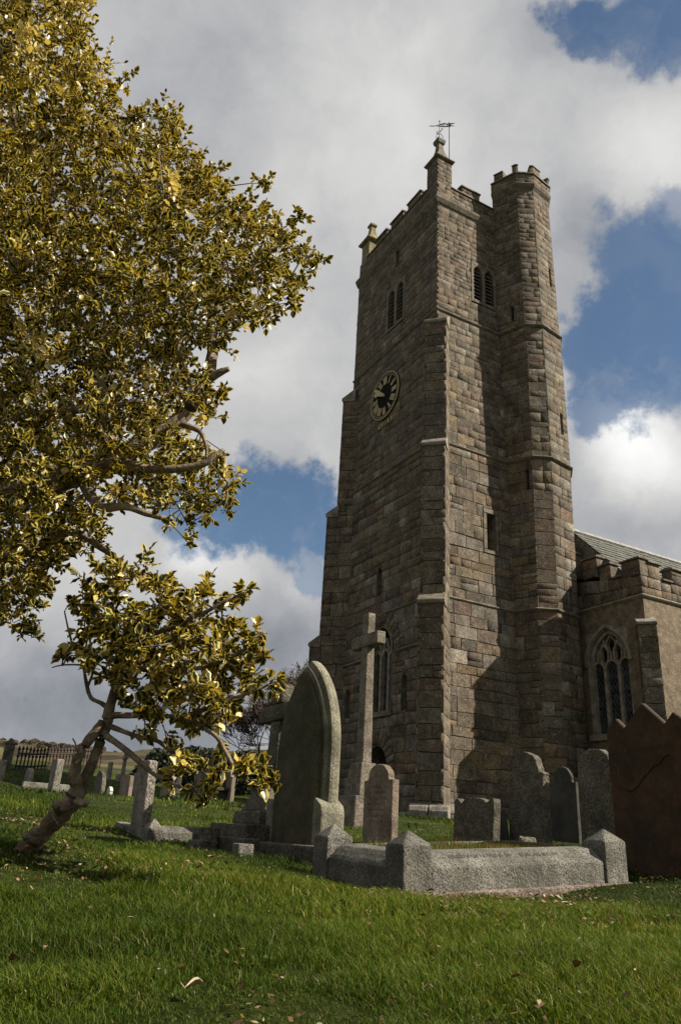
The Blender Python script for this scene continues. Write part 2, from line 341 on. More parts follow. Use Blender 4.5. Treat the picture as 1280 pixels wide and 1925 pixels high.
# the far hills: a ring of land from the churchyard edge out to the horizon
az = np.linspace(R_(-180), R_(180), 361); rr = np.r_[np.linspace(40, 150, 30), np.linspace(160, 460, 50), np.linspace(490, 2500, 20)]
A, RR = np.meshgrid(az, rr); X = RR*np.sin(A); Y = RR*np.cos(A); Z = np.where(Y > -20, hill(X, np.abs(Y)+1), hill(X, np.abs(Y)+1))-np.where(RR < 46, 0.25, 0)
I = np.arange(A.size).reshape(A.shape); T = np.stack([I[:-1, :-1], I[:-1, 1:], I[1:, 1:], I[1:, :-1]], -1).reshape(-1, 4)
hl = raw('hills', np.stack([X, Y, Z], -1).reshape(-1, 3), T, mat_hill()); tag(hl, 'brown winter hills and fields behind the churchyard', kind='structure')

# ------------------------------------------------------------------ church frame
C0 = np.array([2.659, 19.5, 0.0]); PHI = R_(-28.31)
E = np.array([math.sin(PHI+math.pi/2), math.cos(PHI+math.pi/2), 0.0]); Nn = np.array([math.sin(PHI), math.cos(PHI), 0.0]); Zv = np.array([0, 0, 1.0])
def LP(u, v, z): return C0+E*u+Nn*v+Zv*z
Q = 1/math.sqrt(2)
church = thing('church', tuple(LP(2.5, 2.5, 1.0)), 'old granite church with tall west tower, octagonal stair turret and low rendered aisle', 'church')
PAL = [((.235, .190, .138), 5), ((.190, .150, .110), 4), ((.205, .138, .095), 2.0), ((.225, .205, .168), 3.2), ((.37, .335, .27), 1.5), ((.115, .098, .078), 1.6), ((.27, .20, .12), 1.8), ((.27, .225, .195), 1.2)]
TMIX = .15
def tint(dark=1.0):  # dark shifts tint by wall side, putting some sun and shade into the colour
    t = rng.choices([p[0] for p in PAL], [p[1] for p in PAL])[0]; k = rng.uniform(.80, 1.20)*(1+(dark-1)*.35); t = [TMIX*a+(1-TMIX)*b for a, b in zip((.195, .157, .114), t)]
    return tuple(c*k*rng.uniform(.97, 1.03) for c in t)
STONES = []     # (verts 13, tint, parent part)
class Panel:
    def __init__(s, p00, p10, p11, p01, flip=False):
        s.p = [np.array(p, float) for p in (p00, p10, p11, p01)]
        s.W = np.linalg.norm(s.p[1]-s.p[0]); s.z0 = s.p[0][2]; s.z1 = s.p[3][2]
        n = np.cross(s.p[1]-s.p[0], s.p[3]-s.p[0]); n /= np.linalg.norm(n); s.n = -n if flip else n; s.ph = rng.uniform(0, 6)
    def pt(s, a, z, d=0.0):
        x = a/s.W; t = (z-s.z0)/(s.z1-s.z0)
        return (s.p[0]*(1-x)+s.p[1]*x)*(1-t)+(s.p[3]*(1-x)+s.p[2]*x)*t+s.n*d
def subtract(rects, o):
    out = []
    for a, b, z, w in rects:
        if b <= o[0] or a >= o[1] or w <= o[2] or z >= o[3]: out.append((a, b, z, w)); continue
        if a < o[0]: out.append((a, o[0], z, w))
        if b > o[1]: out.append((o[1], b, z, w))
        m0, m1 = max(a, o[0]), min(b, o[1])
        if z < o[2]: out.append((m0, m1, z, o[2]))
        if w > o[3]: out.append((m0, m1, o[3], w))
    return [r for r in out if r[1]-r[0] > .06 and r[3]-r[2] > .05]
def add_stone(panel, a, b, z, w, part, dark=1.0, proud=None, gap=.011, tn=None):
    p = rng.uniform(.003, .013) if proud is None else proud
    hi = panel.z0 > 11
    if hi and proud is None: p *= .6
    gap = rng.uniform(.002, .005) if hi else rng.uniform(.004, .009)
    j = lambda k=.007: rng.uniform(-k, k)
    qs = [(a+gap+j(), z+gap+j()), (b-gap+j(), z+gap+j()), (b-gap+j(), w-gap+j()), (a+gap+j(), w-gap+j())]
    bv = min(rng.uniform(.003, .006) if hi else rng.uniform(.005, .011), (b-a)*.2, (w-z)*.2)
    amp = .012 if panel.z0 < 11 else .016
    wv = lambda x, y: y+(amp*math.sin(3.1*x+y*7.0+panel.ph)+amp*.7*math.sin(7.7*x+y*13.0) if panel.z0+.05 < y < panel.z1-.05 else 0)
    qs = [(x, wv(x, (z if y < (z+w)/2 else w))+(y-(z if y < (z+w)/2 else w))) for x, y in qs]
    ins = [(qs[0][0]+bv, qs[0][1]+bv), (qs[1][0]-bv, qs[1][1]+bv), (qs[2][0]-bv, qs[2][1]-bv), (qs[3][0]+bv, qs[3][1]-bv)]
    vs = [panel.pt(x, y, -.05) for x, y in qs]+[panel.pt(x, y, p-(.004 if hi else .008)+j(.0015)) for x, y in qs]+[panel.pt(x, y, p+j(.003)) for x, y in ins]+[panel.pt((a+b)/2+j(.03), (z+w)/2+j(.02), p+rng.uniform(-.002, .003))]
    STONES.append((np.array(vs), tn or tint(dark), part))
SF = []
for i in range(4):
    k = (i+1) % 4; SF += [(i, k, 4+k), (i, 4+k, 4+i), (4+i, 4+k, 8+k), (4+i, 8+k, 8+i), (8+i, 8+k, 12)]
SF = np.array(SF)
def courses(panel, part, openings=(), hr=(.2, .38), lr=(.26, .72), za=None, zb=None, e0=0.0, e1=0.0, dark=1.0, quoin=True, proud=None):
    z = panel.z0 if za is None else za; zt = panel.z1 if zb is None else zb
    while z < zt-.04:
        h = rng.uniform(*hr)
        if zt-(z+h) < hr[0]*.7: h = zt-z
        a = -e0; k = 0; W = panel.W+e1
        first = rng.choice((.3, .5, .7))*rng.uniform(.85, 1.15) if quoin else rng.uniform(*lr)
        while a < W-.03:
            l = first if k == 0 else rng.uniform(*lr)*(1.0 if h > .24 else .85)
            if W-(a+l) < lr[0]*.8: l = W-a
            if rng.random() < .16 and h > .28 and l < .6:    # a pair of thin stones on top of each other
                m = h*rng.uniform(.4, .6); rects = [(a, a+l, z, z+m), (a, a+l, z+m, z+h)]
            else: rects = [(a, a+l, z, z+h)]
            for o in openings: rects = subtract(rects, o)
            for r in rects: add_stone(panel, *r, part, dark, proud)
            a += l; k += 1
        z += h
def wall(mb, panel, openings=(), back=-.014, reveal=.35, e0=0.0, e1=0.0):
    xs_ = sorted({-e0, panel.W+e1, *[o[0] for o in openings], *[o[1] for o in openings]}); zs_ = sorted({panel.z0, panel.z1, *[o[2] for o in openings], *[o[3] for o in openings]})
    for i in range(len(xs_)-1):
        for k in range(len(zs_)-1):
            cx, cz = (xs_[i]+xs_[i+1])/2, (zs_[k]+zs_[k+1])/2
            if any(o[0] < cx < o[1] and o[2] < cz < o[3] for o in openings): continue
            mb.add([panel.pt(xs_[i], zs_[k], back), panel.pt(xs_[i+1], zs_[k], back), panel.pt(xs_[i+1], zs_[k+1], back), panel.pt(xs_[i], zs_[k+1], back)], [(0, 1, 2, 3)])
    for o in openings:
        r = o[4] if len(o) > 4 else reveal
        c = [(o[0], o[2]), (o[1], o[2]), (o[1], o[3]), (o[0], o[3])]
        for i in range(4):
            p, q = c[i], c[(i+1) % 4]
            mb.add([panel.pt(*p, .012), panel.pt(*q, .012), panel.pt(*q, -r), panel.pt(*p, -r)], [(0, 1, 2, 3)], 1)
        mb.add([panel.pt(*q, -r) for q in c], [(0, 1, 2, 3)], 2)
def arch_pts(a0, a1, zs, zt, n=9, pointed=True):
    m = (a0+a1)/2; hw = (a1-a0)/2; H = zt-zs; pts = []
    if pointed and H > hw:
        r = (hw*hw+H*H)/(2*hw)   # arcs centred on the spring line
        for i in range(n+1):
            t = i/n; th = t*math.atan2(H, r-hw); pts.append((a0+r-r*math.cos(th), zs+r*math.sin(th)))
        pts += [(2*m-x, z) for x, z in pts[-2::-1]]
    else:
        for i in range(2*n+1):
            th = math.pi*(1-i/(2*n)); pts.append((m+hw*math.cos(th), zs+H*math.sin(th)))
    return pts
def spandrels(mb, panel, a0, a1, zs, zt, d0, d1, pointed=True, mi=0, n=9):
    pts = arch_pts(a0, a1, zs, zt, n, pointed); h = len(pts)//2
    for side in (pts[:h+1], pts[h:]):
        cx = a0 if side is not pts[h:] and side[0] == pts[0] else a1
        for i in range(len(side)-1):
            (x0, z0), (x1, z1) = side[i], side[i+1]
            if abs(z1-z0) < 1e-6 and abs(x1-x0) < 1e-6: continue
            mb.hexa([panel.pt(x0, z0, d0), panel.pt(x1, z1, d0), panel.pt(x1, zt+.002, d0), panel.pt(x0, zt+.002, d0), panel.pt(x0, z0, d1), panel.pt(x1, z1, d1), panel.pt(x1, zt+.002, d1), panel.pt(x0, zt+.002, d1)], mi)
def ribbon(mb, panel, pts, w, d0, d1, mi=0):
    P = np.array(pts, float); n = len(P); off = []
    for i in range(n):
        t = P[min(i+1, n-1)]-P[max(i-1, 0)]; t /= np.linalg.norm(t)+1e-9; off.append(np.array([-t[1], t[0]])*w/2)
    for i in range(n-1):
        a, b, c, d = P[i]-off[i], P[i+1]-off[i+1], P[i+1]+off[i+1], P[i]+off[i]
        mb.hexa([panel.pt(*q, d0) for q in (a, b, c, d)]+[panel.pt(*q, d1) for q in (a, b, c, d)], mi)
def voussoirs(panel, part, a0, a1, zs, zt, wdt, n, pointed=True, dark=1.0, proud=.03):
    pts = arch_pts(a0, a1, zs, zt, 12, pointed); cx = (a0+a1)/2
    P = np.array(pts); seg = np.r_[0, np.cumsum(np.linalg.norm(np.diff(P, axis=0), axis=1))]
    f = lambda s: np.array([np.interp(s, seg, P[:, 0]), np.interp(s, seg, P[:, 1])])
    for i in range(n):
        s0, s1 = seg[-1]*i/n+.008, seg[-1]*(i+1)/n-.008
        q0, q1 = f(s0), f(s1); t = q1-q0; t /= np.linalg.norm(t); nn = np.array([-t[1], t[0]]); c = [q0, q1, q1+nn*wdt*(1.05)+t*.02, q0+nn*wdt*1.05-t*.02]
        if (t[0]*nn[1]-t[1]*nn[0]) < 0: pass
        vs = [panel.pt(*x, -.05) for x in c]+[panel.pt(*x, proud-.012) for x in c]
        m = sum(c)/4; ins = [x+(m-x)*.12 for x in c]; vs += [panel.pt(*x, proud) for x in ins]+[panel.pt(*m, proud+.006)]
        STONES.append((np.array(vs), tint(dark), part))
def offset_poly(uv, d, closed=False):
    uv = [np.array(p, float) for p in uv]; n = len(uv); out = []
    for i in range(n):
        es = []
        if i > 0 or closed: es.append(uv[i]-uv[i-1])
        if i < n-1 or closed: es.append(uv[(i+1) % n]-uv[i])
        ns = []
        for e in es:
            e = e/np.linalg.norm(e); ns.append(np.array([e[1], -e[0]]))
        if len(ns) == 1: out.append(uv[i]+ns[0]*d)
        else:
            b = ns[0]+ns[1]; b /= np.linalg.norm(b); out.append(uv[i]+b*d/max(.35, b@ns[0]))
    return out
def sweep(mb, uv, prof, mi=0, closed=False):   # uv: plan path with outside on its right hand, prof: (d,z) closed ring
    rings = [[LP(*q, z) for q in offset_poly(uv, d, closed)] for d, z in prof]; n = len(uv); k = len(prof)
    vs = [rings[j][i] for i in range(n) for j in range(k)]; fs = []
    for i in range(n-1 if not closed else n):
        for j in range(k): fs.append((i*k+j, ((i+1) % n)*k+j, ((i+1) % n)*k+(j+1) % k, i*k+(j+1) % k))
    if not closed: fs += [tuple(range(k)), tuple(range((n-1)*k, n*k))]
    mb.add(vs, fs, mi)
def string_prof(z, h=.11, d=.075): return [(-.05, z-.02), (.01, z-.02), (d*.8, z+.02), (d, z+.045), (d*.9, z+.06), (.0, z+h), (-.05, z+h)]

WT = 5.12
ZS = [0.85, 6.58, 11.25, 15.92, 20.40]; OFF = [.03, .02, .01, 0.0]
# openings  (a0,a1,z0,z1,reveal)
OW = {0: [(2.00, 3.24, 3.80, 6.30, .4), (2.10, 3.20, .85, 2.90, .5), (1.24, 1.50, 3.74, 4.70, .3), (4.28, 4.56, 3.80, 4.66, .3)], 1: [(2.72, 2.98, 7.24, 8.12, .3)], 2: [], 3: [(2.50, 2.90, 16.90, 18.50, .3), (1.95, 2.35, 16.90, 18.50, .3), (2.30, 2.52, 19.40, 20.12, .22)]}
OS = {0: [], 1: [(1.78, 2.10, 8.30, 9.42, .35)], 2: [], 3: [(1.48, 1.83, 17.0, 18.42, .3), (1.96, 2.31, 17.0, 18.42, .3)]}
tower_mb = MB(); tower = None
PW, PS = [], []
for i in range(4):
    o = OFF[i]
    PW.append(Panel(LP(-o, 0, ZS[i]), LP(-o, WT, ZS[i]), LP(-o, WT, ZS[i+1]), LP(-o, 0, ZS[i+1]), flip=True))
    PS.append(Panel(LP(0, -o, ZS[i]), LP(2.95, -o, ZS[i]), LP(2.95, -o, ZS[i+1]), LP(0, -o, ZS[i+1])))
    wall(tower_mb, PW[i], OW[i], e0=o-.03); wall(tower_mb, PS[i], OS[i], e0=o-.03)
# north and east faces and top of the tower core
tower_mb.add([LP(0, WT, .85), LP(WT, WT, .85), LP(WT, WT, 20.6), LP(0, WT, 20.6)], [(0, 1, 2, 3)])
tower_mb.add([LP(WT, 0, .85), LP(WT, WT, .85), LP(WT, WT, 20.6), LP(WT, 0, 20.6)], [(0, 1, 2, 3)])
tower_mb.add([LP(2.9, .03, .85), LP(WT, .03, .85), LP(WT, .03, 20.6), LP(2.9, .03, 20.6)], [(0, 1, 2, 3)])
tower_mb.add([LP(0.03, 0.03, 20.42), LP(WT, 0.03, 20.42), LP(WT, WT, 20.42), LP(0.03, WT, 20.42)], [(0, 1, 2, 3)])
tower = obj('tower_wall', tower_mb, [M_MORTAR, M_DRESS, M_DARK], church)
# extra no-stone zones for arch rings and dressed surrounds
def grow(o, l, r, b, t): return (o[0]-l, o[1]+r, o[2]-b, o[3]+t)
for i in range(4):
    ow = list(OW[i]); os_ = list(OS[i])
    if i == 0: ow = [grow(ow[0], .02, .02, .14, .0), *ow[1:]]
    if i == 3:
        ow = [(1.84, 3.01, 16.78, 18.62), ow[2]]; os_ = [(1.38, 2.41, 16.88, 18.55)]
    if i == 1: os_ = [grow(os_[0], .14, .10, .12, .16)]
    TMIX = (.12, .2, .35, .55)[i]
    hr = (.24, .42) if i < 2 else ((.2, .36) if i == 2 else (.14, .3))
    lr = (.3, .8) if i < 2 else ((.26, .66) if i == 2 else (.2, .55))
    courses(PW[i], tower, ow, hr, lr, e0=OFF[i]+.02, e1=.02, dark=.92)  # west stones tinted darker than south ones, a little shade in the colour
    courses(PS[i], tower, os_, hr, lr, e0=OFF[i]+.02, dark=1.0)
# arch rings: west window relieving arch, west door, lancets
voussoirs(PW[0], tower, 1.86, 3.38, 5.35, 6.36, .26, 15, False, .8, .05)
voussoirs(PW[0], tower, 2.06, 3.24, 2.22, 2.96, .30, 13, False, 1.0, .05)

# ---- window furniture
def lancet(panel, o, zs, name='lancet_window', pointed=False, parent=church):
    fr = MB(); spandrels(fr, panel, o[0], o[1], zs, o[3], -.28, .012, pointed)
    f = obj(name, fr, M_DRESS, parent); return f
lancet(PW[0], OW[0][2], 4.5); lancet(PW[0], OW[0][3], 4.48); lancet(PW[1], OW[1][0], 7.96)
def belfry(panel, o1, o2, surround, pointed):
    s0, s1, sz0, sz1 = surround; fr = MB()
    cuts = [(s0, min(o1[0], o2[0])), (min(o1[1], o2[1]), max(o1[0], o2[0])), (max(o1[1], o2[1]), s1)]
    for a, b in cuts: fr.box(panel.pt(a, sz0, -.1), panel.pt(b, sz0, -.1)-panel.pt(a, sz0, -.1), panel.n*.122, Zv*(o1[3]-sz0))
    fr.box(panel.pt(s0, o1[3]+.001, -.1), panel.pt(s1, sz0, -.1)-panel.pt(s0, sz0, -.1), panel.n*.126, Zv*(sz1-o1[3]))
    for o in (o1, o2):
        fr.box(panel.pt(o[0]+.001, sz0-.001, -.1), panel.pt(o[1]-.001, sz0, -.1)-panel.pt(o[0]+.001, sz0, -.1), panel.n*.135, Zv*(o[2]-sz0))
        spandrels(fr, panel, o[0], o[1], o[3]-.3, o[3], -.25, .015, pointed)
    f = obj('belfry_window', fr, M_DRESS, church, bevel=.008, seg=1)
    for o in (o1, o2):
        n = 9
        for k in range(n):
            z = o[2]+.06+k*(o[3]-.12-o[2])/n; mb = MB(); a, b = o[0]+.01, o[1]-.01
            p = [panel.pt(a, z, -.05), panel.pt(b, z, -.05), panel.pt(b, z+.10, -.2), panel.pt(a, z+.10, -.2)]
            mb.hexa(p+[x+Zv*.022 for x in p]); obj('louvre_slat', mb, M_SLAT, f)
belfry(PW[3], OW[3][1], OW[3][0], (1.84, 3.01, 16.78, 18.62), True)
belfry(PS[3], OS[3][0], OS[3][1], (1.38, 2.41, 16.88, 18.55), True)
mb = MB(); mb.box(PW[3].pt(2.33, 19.44, -.2), Nn*.15, -E*.1, Zv*.6); obj('niche_slab', mb, M_PALE, church, bevel=.02)
# dressed surround of the little south window
mb = MB(); o = OS[1][0]; P_ = PS[1]
for a, b, z, w in ((o[0]-.14, o[0], o[2], o[2]+.62), (o[0]-.14, o[0], o[2]+.63, o[3]), (o[1], o[1]+.10, o[2], o[3]), (o[0]-.14, o[1]+.10, o[3], o[3]+.16), (o[0]-.14, o[1]+.10, o[2]-.12, o[2])):
    mb.box(P_.pt(a+.006, z+.006, -.06), P_.pt(b-.006, z, 0)-P_.pt(a+.006, z, 0), P_.n*.085, Zv*(w-z-.012))
obj('window_surround', mb, M_DRESS, church, bevel=.008, seg=1)
# west window: three lights with cusped heads
fr = MB(); o = OW[0][0]; P_ = PW[0]
spandrels(fr, P_, o[0], o[1], 5.3, o[3], -.33, .012, False, n=12)
ribbon(fr, P_, [(o[0]+.04, o[2])]+[(x*.94+.06*(o[0]+o[1])/2, z-.03) for x, z in arch_pts(o[0], o[1], 5.3, o[3], 10, False)]+[(o[1]-.04, o[2])], .09, -.26, -.02)
fr.box(P_.pt(o[0]-.06, o[2]-.14, -.1), P_.pt(o[1]+.06, o[2], 0)-P_.pt(o[0]-.06, o[2], 0), P_.n*.17, Zv*.138)
ww = obj('west_window', fr, M_DRESS, church)
for a in (2.41, 2.83):
    mb = MB(); mb.box(P_.pt(a-.045, o[2], -.3), P_.pt(a+.045, o[2], 0)-P_.pt(a-.045, o[2], 0), P_.n*.17, Zv*1.62); obj('mullion', mb, M_TRAC, ww, bevel=.015)
mb = MB()
for c in (2.2, 2.62, 3.04):
    ribbon(mb, P_, arch_pts(c-.2, c+.2, 5.28, 5.62, 6, True), .06, -.28, -.16)
    ribbon(mb, P_, [(c-.2, 5.4), (c-.1, 5.72), (c, 5.95)], .05, -.27, -.17); ribbon(mb, P_, [(c+.2, 5.4), (c+.1, 5.72), (c, 5.95)], .05, -.265, -.165)
obj('tracery', mb, M_TRAC, ww)
for a, b in ((2.03, 2.38), (2.45, 2.8), (2.87, 3.2)):
    mb = MB(); mb.box(P_.pt(a, o[2], -.27), P_.pt(b, o[2], 0)-P_.pt(a, o[2], 0), P_.n*.012, Zv*2.1); g_ = obj('leaded_pane', mb, M_GLASS, ww)
mb = MB()
for k in range(1, 8): mb.box(P_.pt(2.02, o[2]+k*.25, -.256), P_.pt(3.22, o[2], 0)-P_.pt(2.02, o[2], 0), P_.n*.01, Zv*.014)
obj('saddle_bars', mb, M_IRON, ww)
# west door
fr = MB(); o = OW[0][1]; spandrels(fr, P_, o[0], o[1], 2.2, o[3], -.4, .012, False, n=10); obj('door_arch', fr, M_DRESS, church)
mb = MB(); mb.box(P_.pt(o[0], .85, -.48), P_.pt(o[1], .85, 0)-P_.pt(o[0], .85, 0), P_.n*.05, Zv*2.04)
for k in range(7): mb.box(P_.pt(o[0]+.02+k*.155, .86, -.42), Nn*.14, -E*.015, Zv*2.0)
obj('west_door', mb, M_DOOR, church)

# ---- diagonal buttresses
def buttress(corner, d, t, stages, w=.64):
    core = MB(); cnr = np.array(corner, float); d = np.array(d); t = np.array(t)
    def G(p, s, z): q = cnr+d*p+t*s; return LP(q[0], q[1], z)
    b = obj('buttress', MB_core(core, G, stages, w), M_MORTAR, church)
    for i, (p, z0, z1) in enumerate(stages):
        front = Panel(G(p, -w/2, z0), G(p, w/2, z0), G(p, w/2, z1), G(p, -w/2, z1)); 
        if (front.n@(E*d[0]+Nn*d[1])) < 0: front.n = -front.n
        courses(front, b, (), (.26, .5), (.34, .6), e0=.022, e1=.022, dark=.9, quoin=False, proud=.010)  # front stones tinted below the side ones, shade painted in
        for sgn in (1, -1):
            sd = Panel(G(p, sgn*w/2, z0), G(-.42, sgn*w/2, z0), G(-.42, sgn*w/2, z1), G(p, sgn*w/2, z1))
            if (sd.n@(E*t[0]+Nn*t[1]))*sgn < 0: sd.n = -sd.n
            courses(sd, b, (), (.26, .5), (.3, .6), e0=.018, dark=1.0, quoin=False, proud=.010)
        pu = stages[i+1][0] if i+1 < len(stages) else -.12
        mb = MB(); w2 = w+.09; prof = [(pu-.06, z1+.40 if i+1 < len(stages) else z1+.48), (p+.055, z1+.10), (p+.06, z1+.0), (p-.02, z1-.05), (pu-.06, z1-.05)]
        mb.prism([G(x, -w2/2, z) for x, z in prof], (E*t[0]+Nn*t[1])*w2)
        obj('weathering', mb, M_SPECK if i else M_DRESS, church, bevel=.015, seg=1)
    return b
def MB_core(mb, G, stages, w):
    for p, z0, z1 in stages:
        mb.hexa([G(p-.03, -w/2+.03, z0), G(p-.03, w/2-.03, z0), G(-.5, w/2-.03, z0), G(-.5, -w/2+.03, z0), G(p-.03, -w/2+.03, z1+.1), G(p-.03, w/2-.03, z1+.1), G(-.5, w/2-.03, z1+.1), G(-.5, -w/2+.03, z1+.1)])
    return mb
buttress((0, 0), (-Q, -Q), (Q, -Q), [(.80, .85, 6.15), (.50, 6.15, 10.85), (.27, 10.85, 15.25)])
buttress((0, WT), (-Q, Q), (Q, Q), [(.90, .85, 6.05), (.60, 6.05, 10.5), (.27, 10.5, 15.0)])
# moulded plinth stones at the foot of the near buttress
for s0, s1 in ((-.46, -.02), (0.0, .46)):
    mb = MB(); q = lambda p, s, z: LP(-Q*p+Q*s, -Q*p-Q*s, z)
    mb.prism([q(.98, s0, .7), q(.98, s0, 1.2), q(.93, s0, 1.3), q(.80, s0, 1.36), q(.6, s0, 1.36), q(.6, s0, .7)], (E*Q-Nn*Q)*(s1-s0)); obj('plinth_stone', mb, M_SPECK, church, bevel=.03)
mb = MB(); mb.box(LP(-.3, .55, .7), Nn*.55, E*.27, Zv*.5); obj('plinth_stone', mb, M_SPECK, church, bevel=.03)

# ---- stair turret
def turret_poly(z):
    zz = [0.8, 6.6, 11.25, 15.9, 20.5]
    T_ = {'J': [(2.72, 0), (2.70, 0), (2.63, 0), (2.47, 0), (2.42, 0)], 'W': [(2.97, -.68), (2.96, -.67), (2.95, -.79), (2.83, -.90), (2.77, -.86)], 'S': [(3.46, -.93), (3.46, -.92), (3.46, -1.05), (3.31, -1.15), (3.28, -1.12)],
          'F': [(4.42, -.74), (4.42, -.73), (4.40, -.88), (4.22, -1.0), (4.10, -.98)], 'G': [(4.86, -.30), (4.85, -.30), (4.82, -.42), (4.62, -.5), (4.46, -.5)], 'H': [(5.0, .3), (5.0, .3), (4.95, .3), (4.85, .3), (4.7, .3)]}
    return [np.array([np.interp(z, zz, [p[0] for p in T_[k]]), np.interp(z, zz, [p[1] for p in T_[k]])]) for k in 'JWSFGH']
tz = [0.85, 6.58, 11.25, 15.92, 21.80]; tmb = MB(); TP_ = []
slits = {(0, 2): [(.70, .78, 12.3-7.9, 5.1)], }
for i in range(4):
    zl = min(tz[i], 20.5); zh = min(tz[i+1], 20.5); pb, pt_ = turret_poly((zl*.8+zh*.2)), turret_poly(zl*.15+zh*.85)
    row = []
    for k in range(5):
        row.append(Panel(LP(*pb[k], tz[i]), LP(*pb[k+1], tz[i]), LP(*pt_[k+1], tz[i+1]), LP(*pt_[k], tz[i+1])))
    TP_.append(row)
SL = {(3, 0): [(.50, .60, 16.3, 16.85, .2)], (2, 2): [(.60, .72, 12.3, 13.05, .2)], (1, 0): [(.55, .63, 10.25, 10.9, .2)], (3, 2): [(.60, .70, 17.9, 18.6, .2)], (1, 2): [(.6, .72, 6.75, 7.35, .2)], (0, 2): [(.66, .75, 4.2, 4.95, .2)]}
for i in range(4):
    for k in range(5): wall(tmb, TP_[i][k], SL.get((i, k), ()))
turret = obj('stair_turret', tmb, [M_MORTAR, M_DRESS, M_DARK], church)
for i in range(4):
    for k in range(5):
        TMIX = (.12, .2, .3, .45)[i]; hr = (.24, .44) if i < 2 else ((.2, .38) if i == 2 else (.15, .32))
        courses(TP_[i][k], turret, SL.get((i, k), ()), hr, (.28, .62) if i < 3 else (.2, .5), e0=.019, e1=.019, dark=1.0, quoin=False, proud=.007)
pt_ = turret_poly(20.5)
mb = MB(); sweep(mb, pt_, [(-.06, 21.76), (.0, 21.72), (.10, 21.86), (.13, 21.94), (.10, 21.99), (-.06, 21.99)]); obj('string_course', mb, M_DRESS, church)
top_uv = offset_poly(pt_, .085)
for k in range(5):
    a, b = top_uv[k], top_uv[k+1]
    p = Panel(LP(*a, 21.98), LP(*b, 21.98), LP(*b, 22.38), LP(*a, 22.38)); courses(p, turret, (), (.17, .24), (.25, .5), e0=.01, e1=.01, quoin=False)
mb = MB(); sweep(mb, top_uv, [(-.3, 21.9), (-.02, 21.99), (-.02, 22.36), (-.3, 22.36)]); obj('turret_parapet', mb, M_MORTAR, church)
mb = MB(); sweep(mb, top_uv, [(-.32, 22.385), (.05, 22.385), (.05, 22.44), (-.0, 22.47), (-.32, 22.47)]); obj('coping', mb, M_DRESS, church)
def lerp(a, b, t): return np.array(a)*(1-t)+np.array(b)*t
for k, ts in ((0, (.0, .42)), (1, (-.0, .0)), ):
    pass
MER = [[lerp(top_uv[0], top_uv[1], .12), lerp(top_uv[0], top_uv[1], .50)], [lerp(top_uv[0], top_uv[1], .86), top_uv[1], lerp(top_uv[1], top_uv[2], .16)], [lerp(top_uv[1], top_uv[2], .80), top_uv[2], lerp(top_uv[2], top_uv[3], .44)], [lerp(top_uv[2], top_uv[3], .9), top_uv[3], lerp(top_uv[3], top_uv[4], .7)], [lerp(top_uv[4], top_uv[5], .3), top_uv[5]]]
for uvs in MER:
    mb = MB(); sweep(mb, uvs, [(-.28, 22.47), (.0, 22.47), (.0, 22.77), (-.28, 22.77)]); obj('merlon', mb, M_STONE, church, bevel=.015, seg=1, tint=(.22, .18, .12))
    mb = MB(); sweep(mb, uvs, [(-.3, 22.772), (.03, 22.772), (.03, 22.81), (-.13, 22.85), (-.3, 22.81)]); obj('merlon_coping', mb, M_DRESS, church)

# ---- string courses
for z in (6.58, 11.25, 15.92):
    tp = turret_poly(z); mb = MB(); sweep(mb, [(0, WT), (0, 0), (tp[0][0], 0)], string_prof(z)); obj('string_course', mb, M_DRESS, church)
    mb = MB(); sweep(mb, tp, string_prof(z)); obj('string_course', mb, M_DRESS, church)
for a, b in ((.45, 1.85), (3.4, 4.7)):
    mb = MB(); sweep(mb, [(-OFF[0], b), (-OFF[0], a)], string_prof(5.35, .1, .08)); obj('string_course', mb, M_DRESS, church)
mb = MB(); sweep(mb, [(0, WT+.1), (0, 0), (2.5, 0)], [(-.05, 20.32), (.0, 20.32), (.05, 20.38), (.12, 20.52), (.13, 20.6), (.07, 20.66), (-.05, 20.66)]); obj('parapet_string', mb, M_DRESS, church)

# ---- tower parapet, merlons, pinnacles
par = MB(); par.box(LP(.0, 0.0, 20.5), E*.3, Nn*WT, Zv*.86); par.box(LP(.3, .0, 20.5), E*2.3, Nn*.3, Zv*.78); par.box(LP(.3, WT-.3, 20.5), E*(WT-.3), Nn*.3, Zv*.8); par.box(LP(WT-.3, .3, 20.5), E*.3, Nn*(WT-.6), Zv*.8)
parapet = obj('parapet', par, M_MORTAR, church)
pw = Panel(LP(-.01, 0, 20.66), LP(-.01, WT, 20.66), LP(-.01, WT, 21.38), LP(-.01, 0, 21.36), True); courses(pw, parapet, (), (.15, .26), (.2, .5), e0=.02, dark=.95)
ps = Panel(LP(0, -.01, 20.66), LP(2.5, -.01, 20.66), LP(2.5, -.01, 21.28), LP(0, -.01, 21.28)); courses(ps, parapet, (), (.15, .26), (.2, .5), e0=.02, dark=1.1)
def cope(path, z):
    mb = MB(); sweep(mb, path, [(-.34, z), (.045, z), (.045, z+.04), (.0, z+.07), (-.34, z+.07)]); obj('coping', mb, M_DRESS, church)
cope([(-.01, 4.6), (-.01, .6)], 21.385); cope([(.58, -.01), (2.5, -.01)], 21.29)
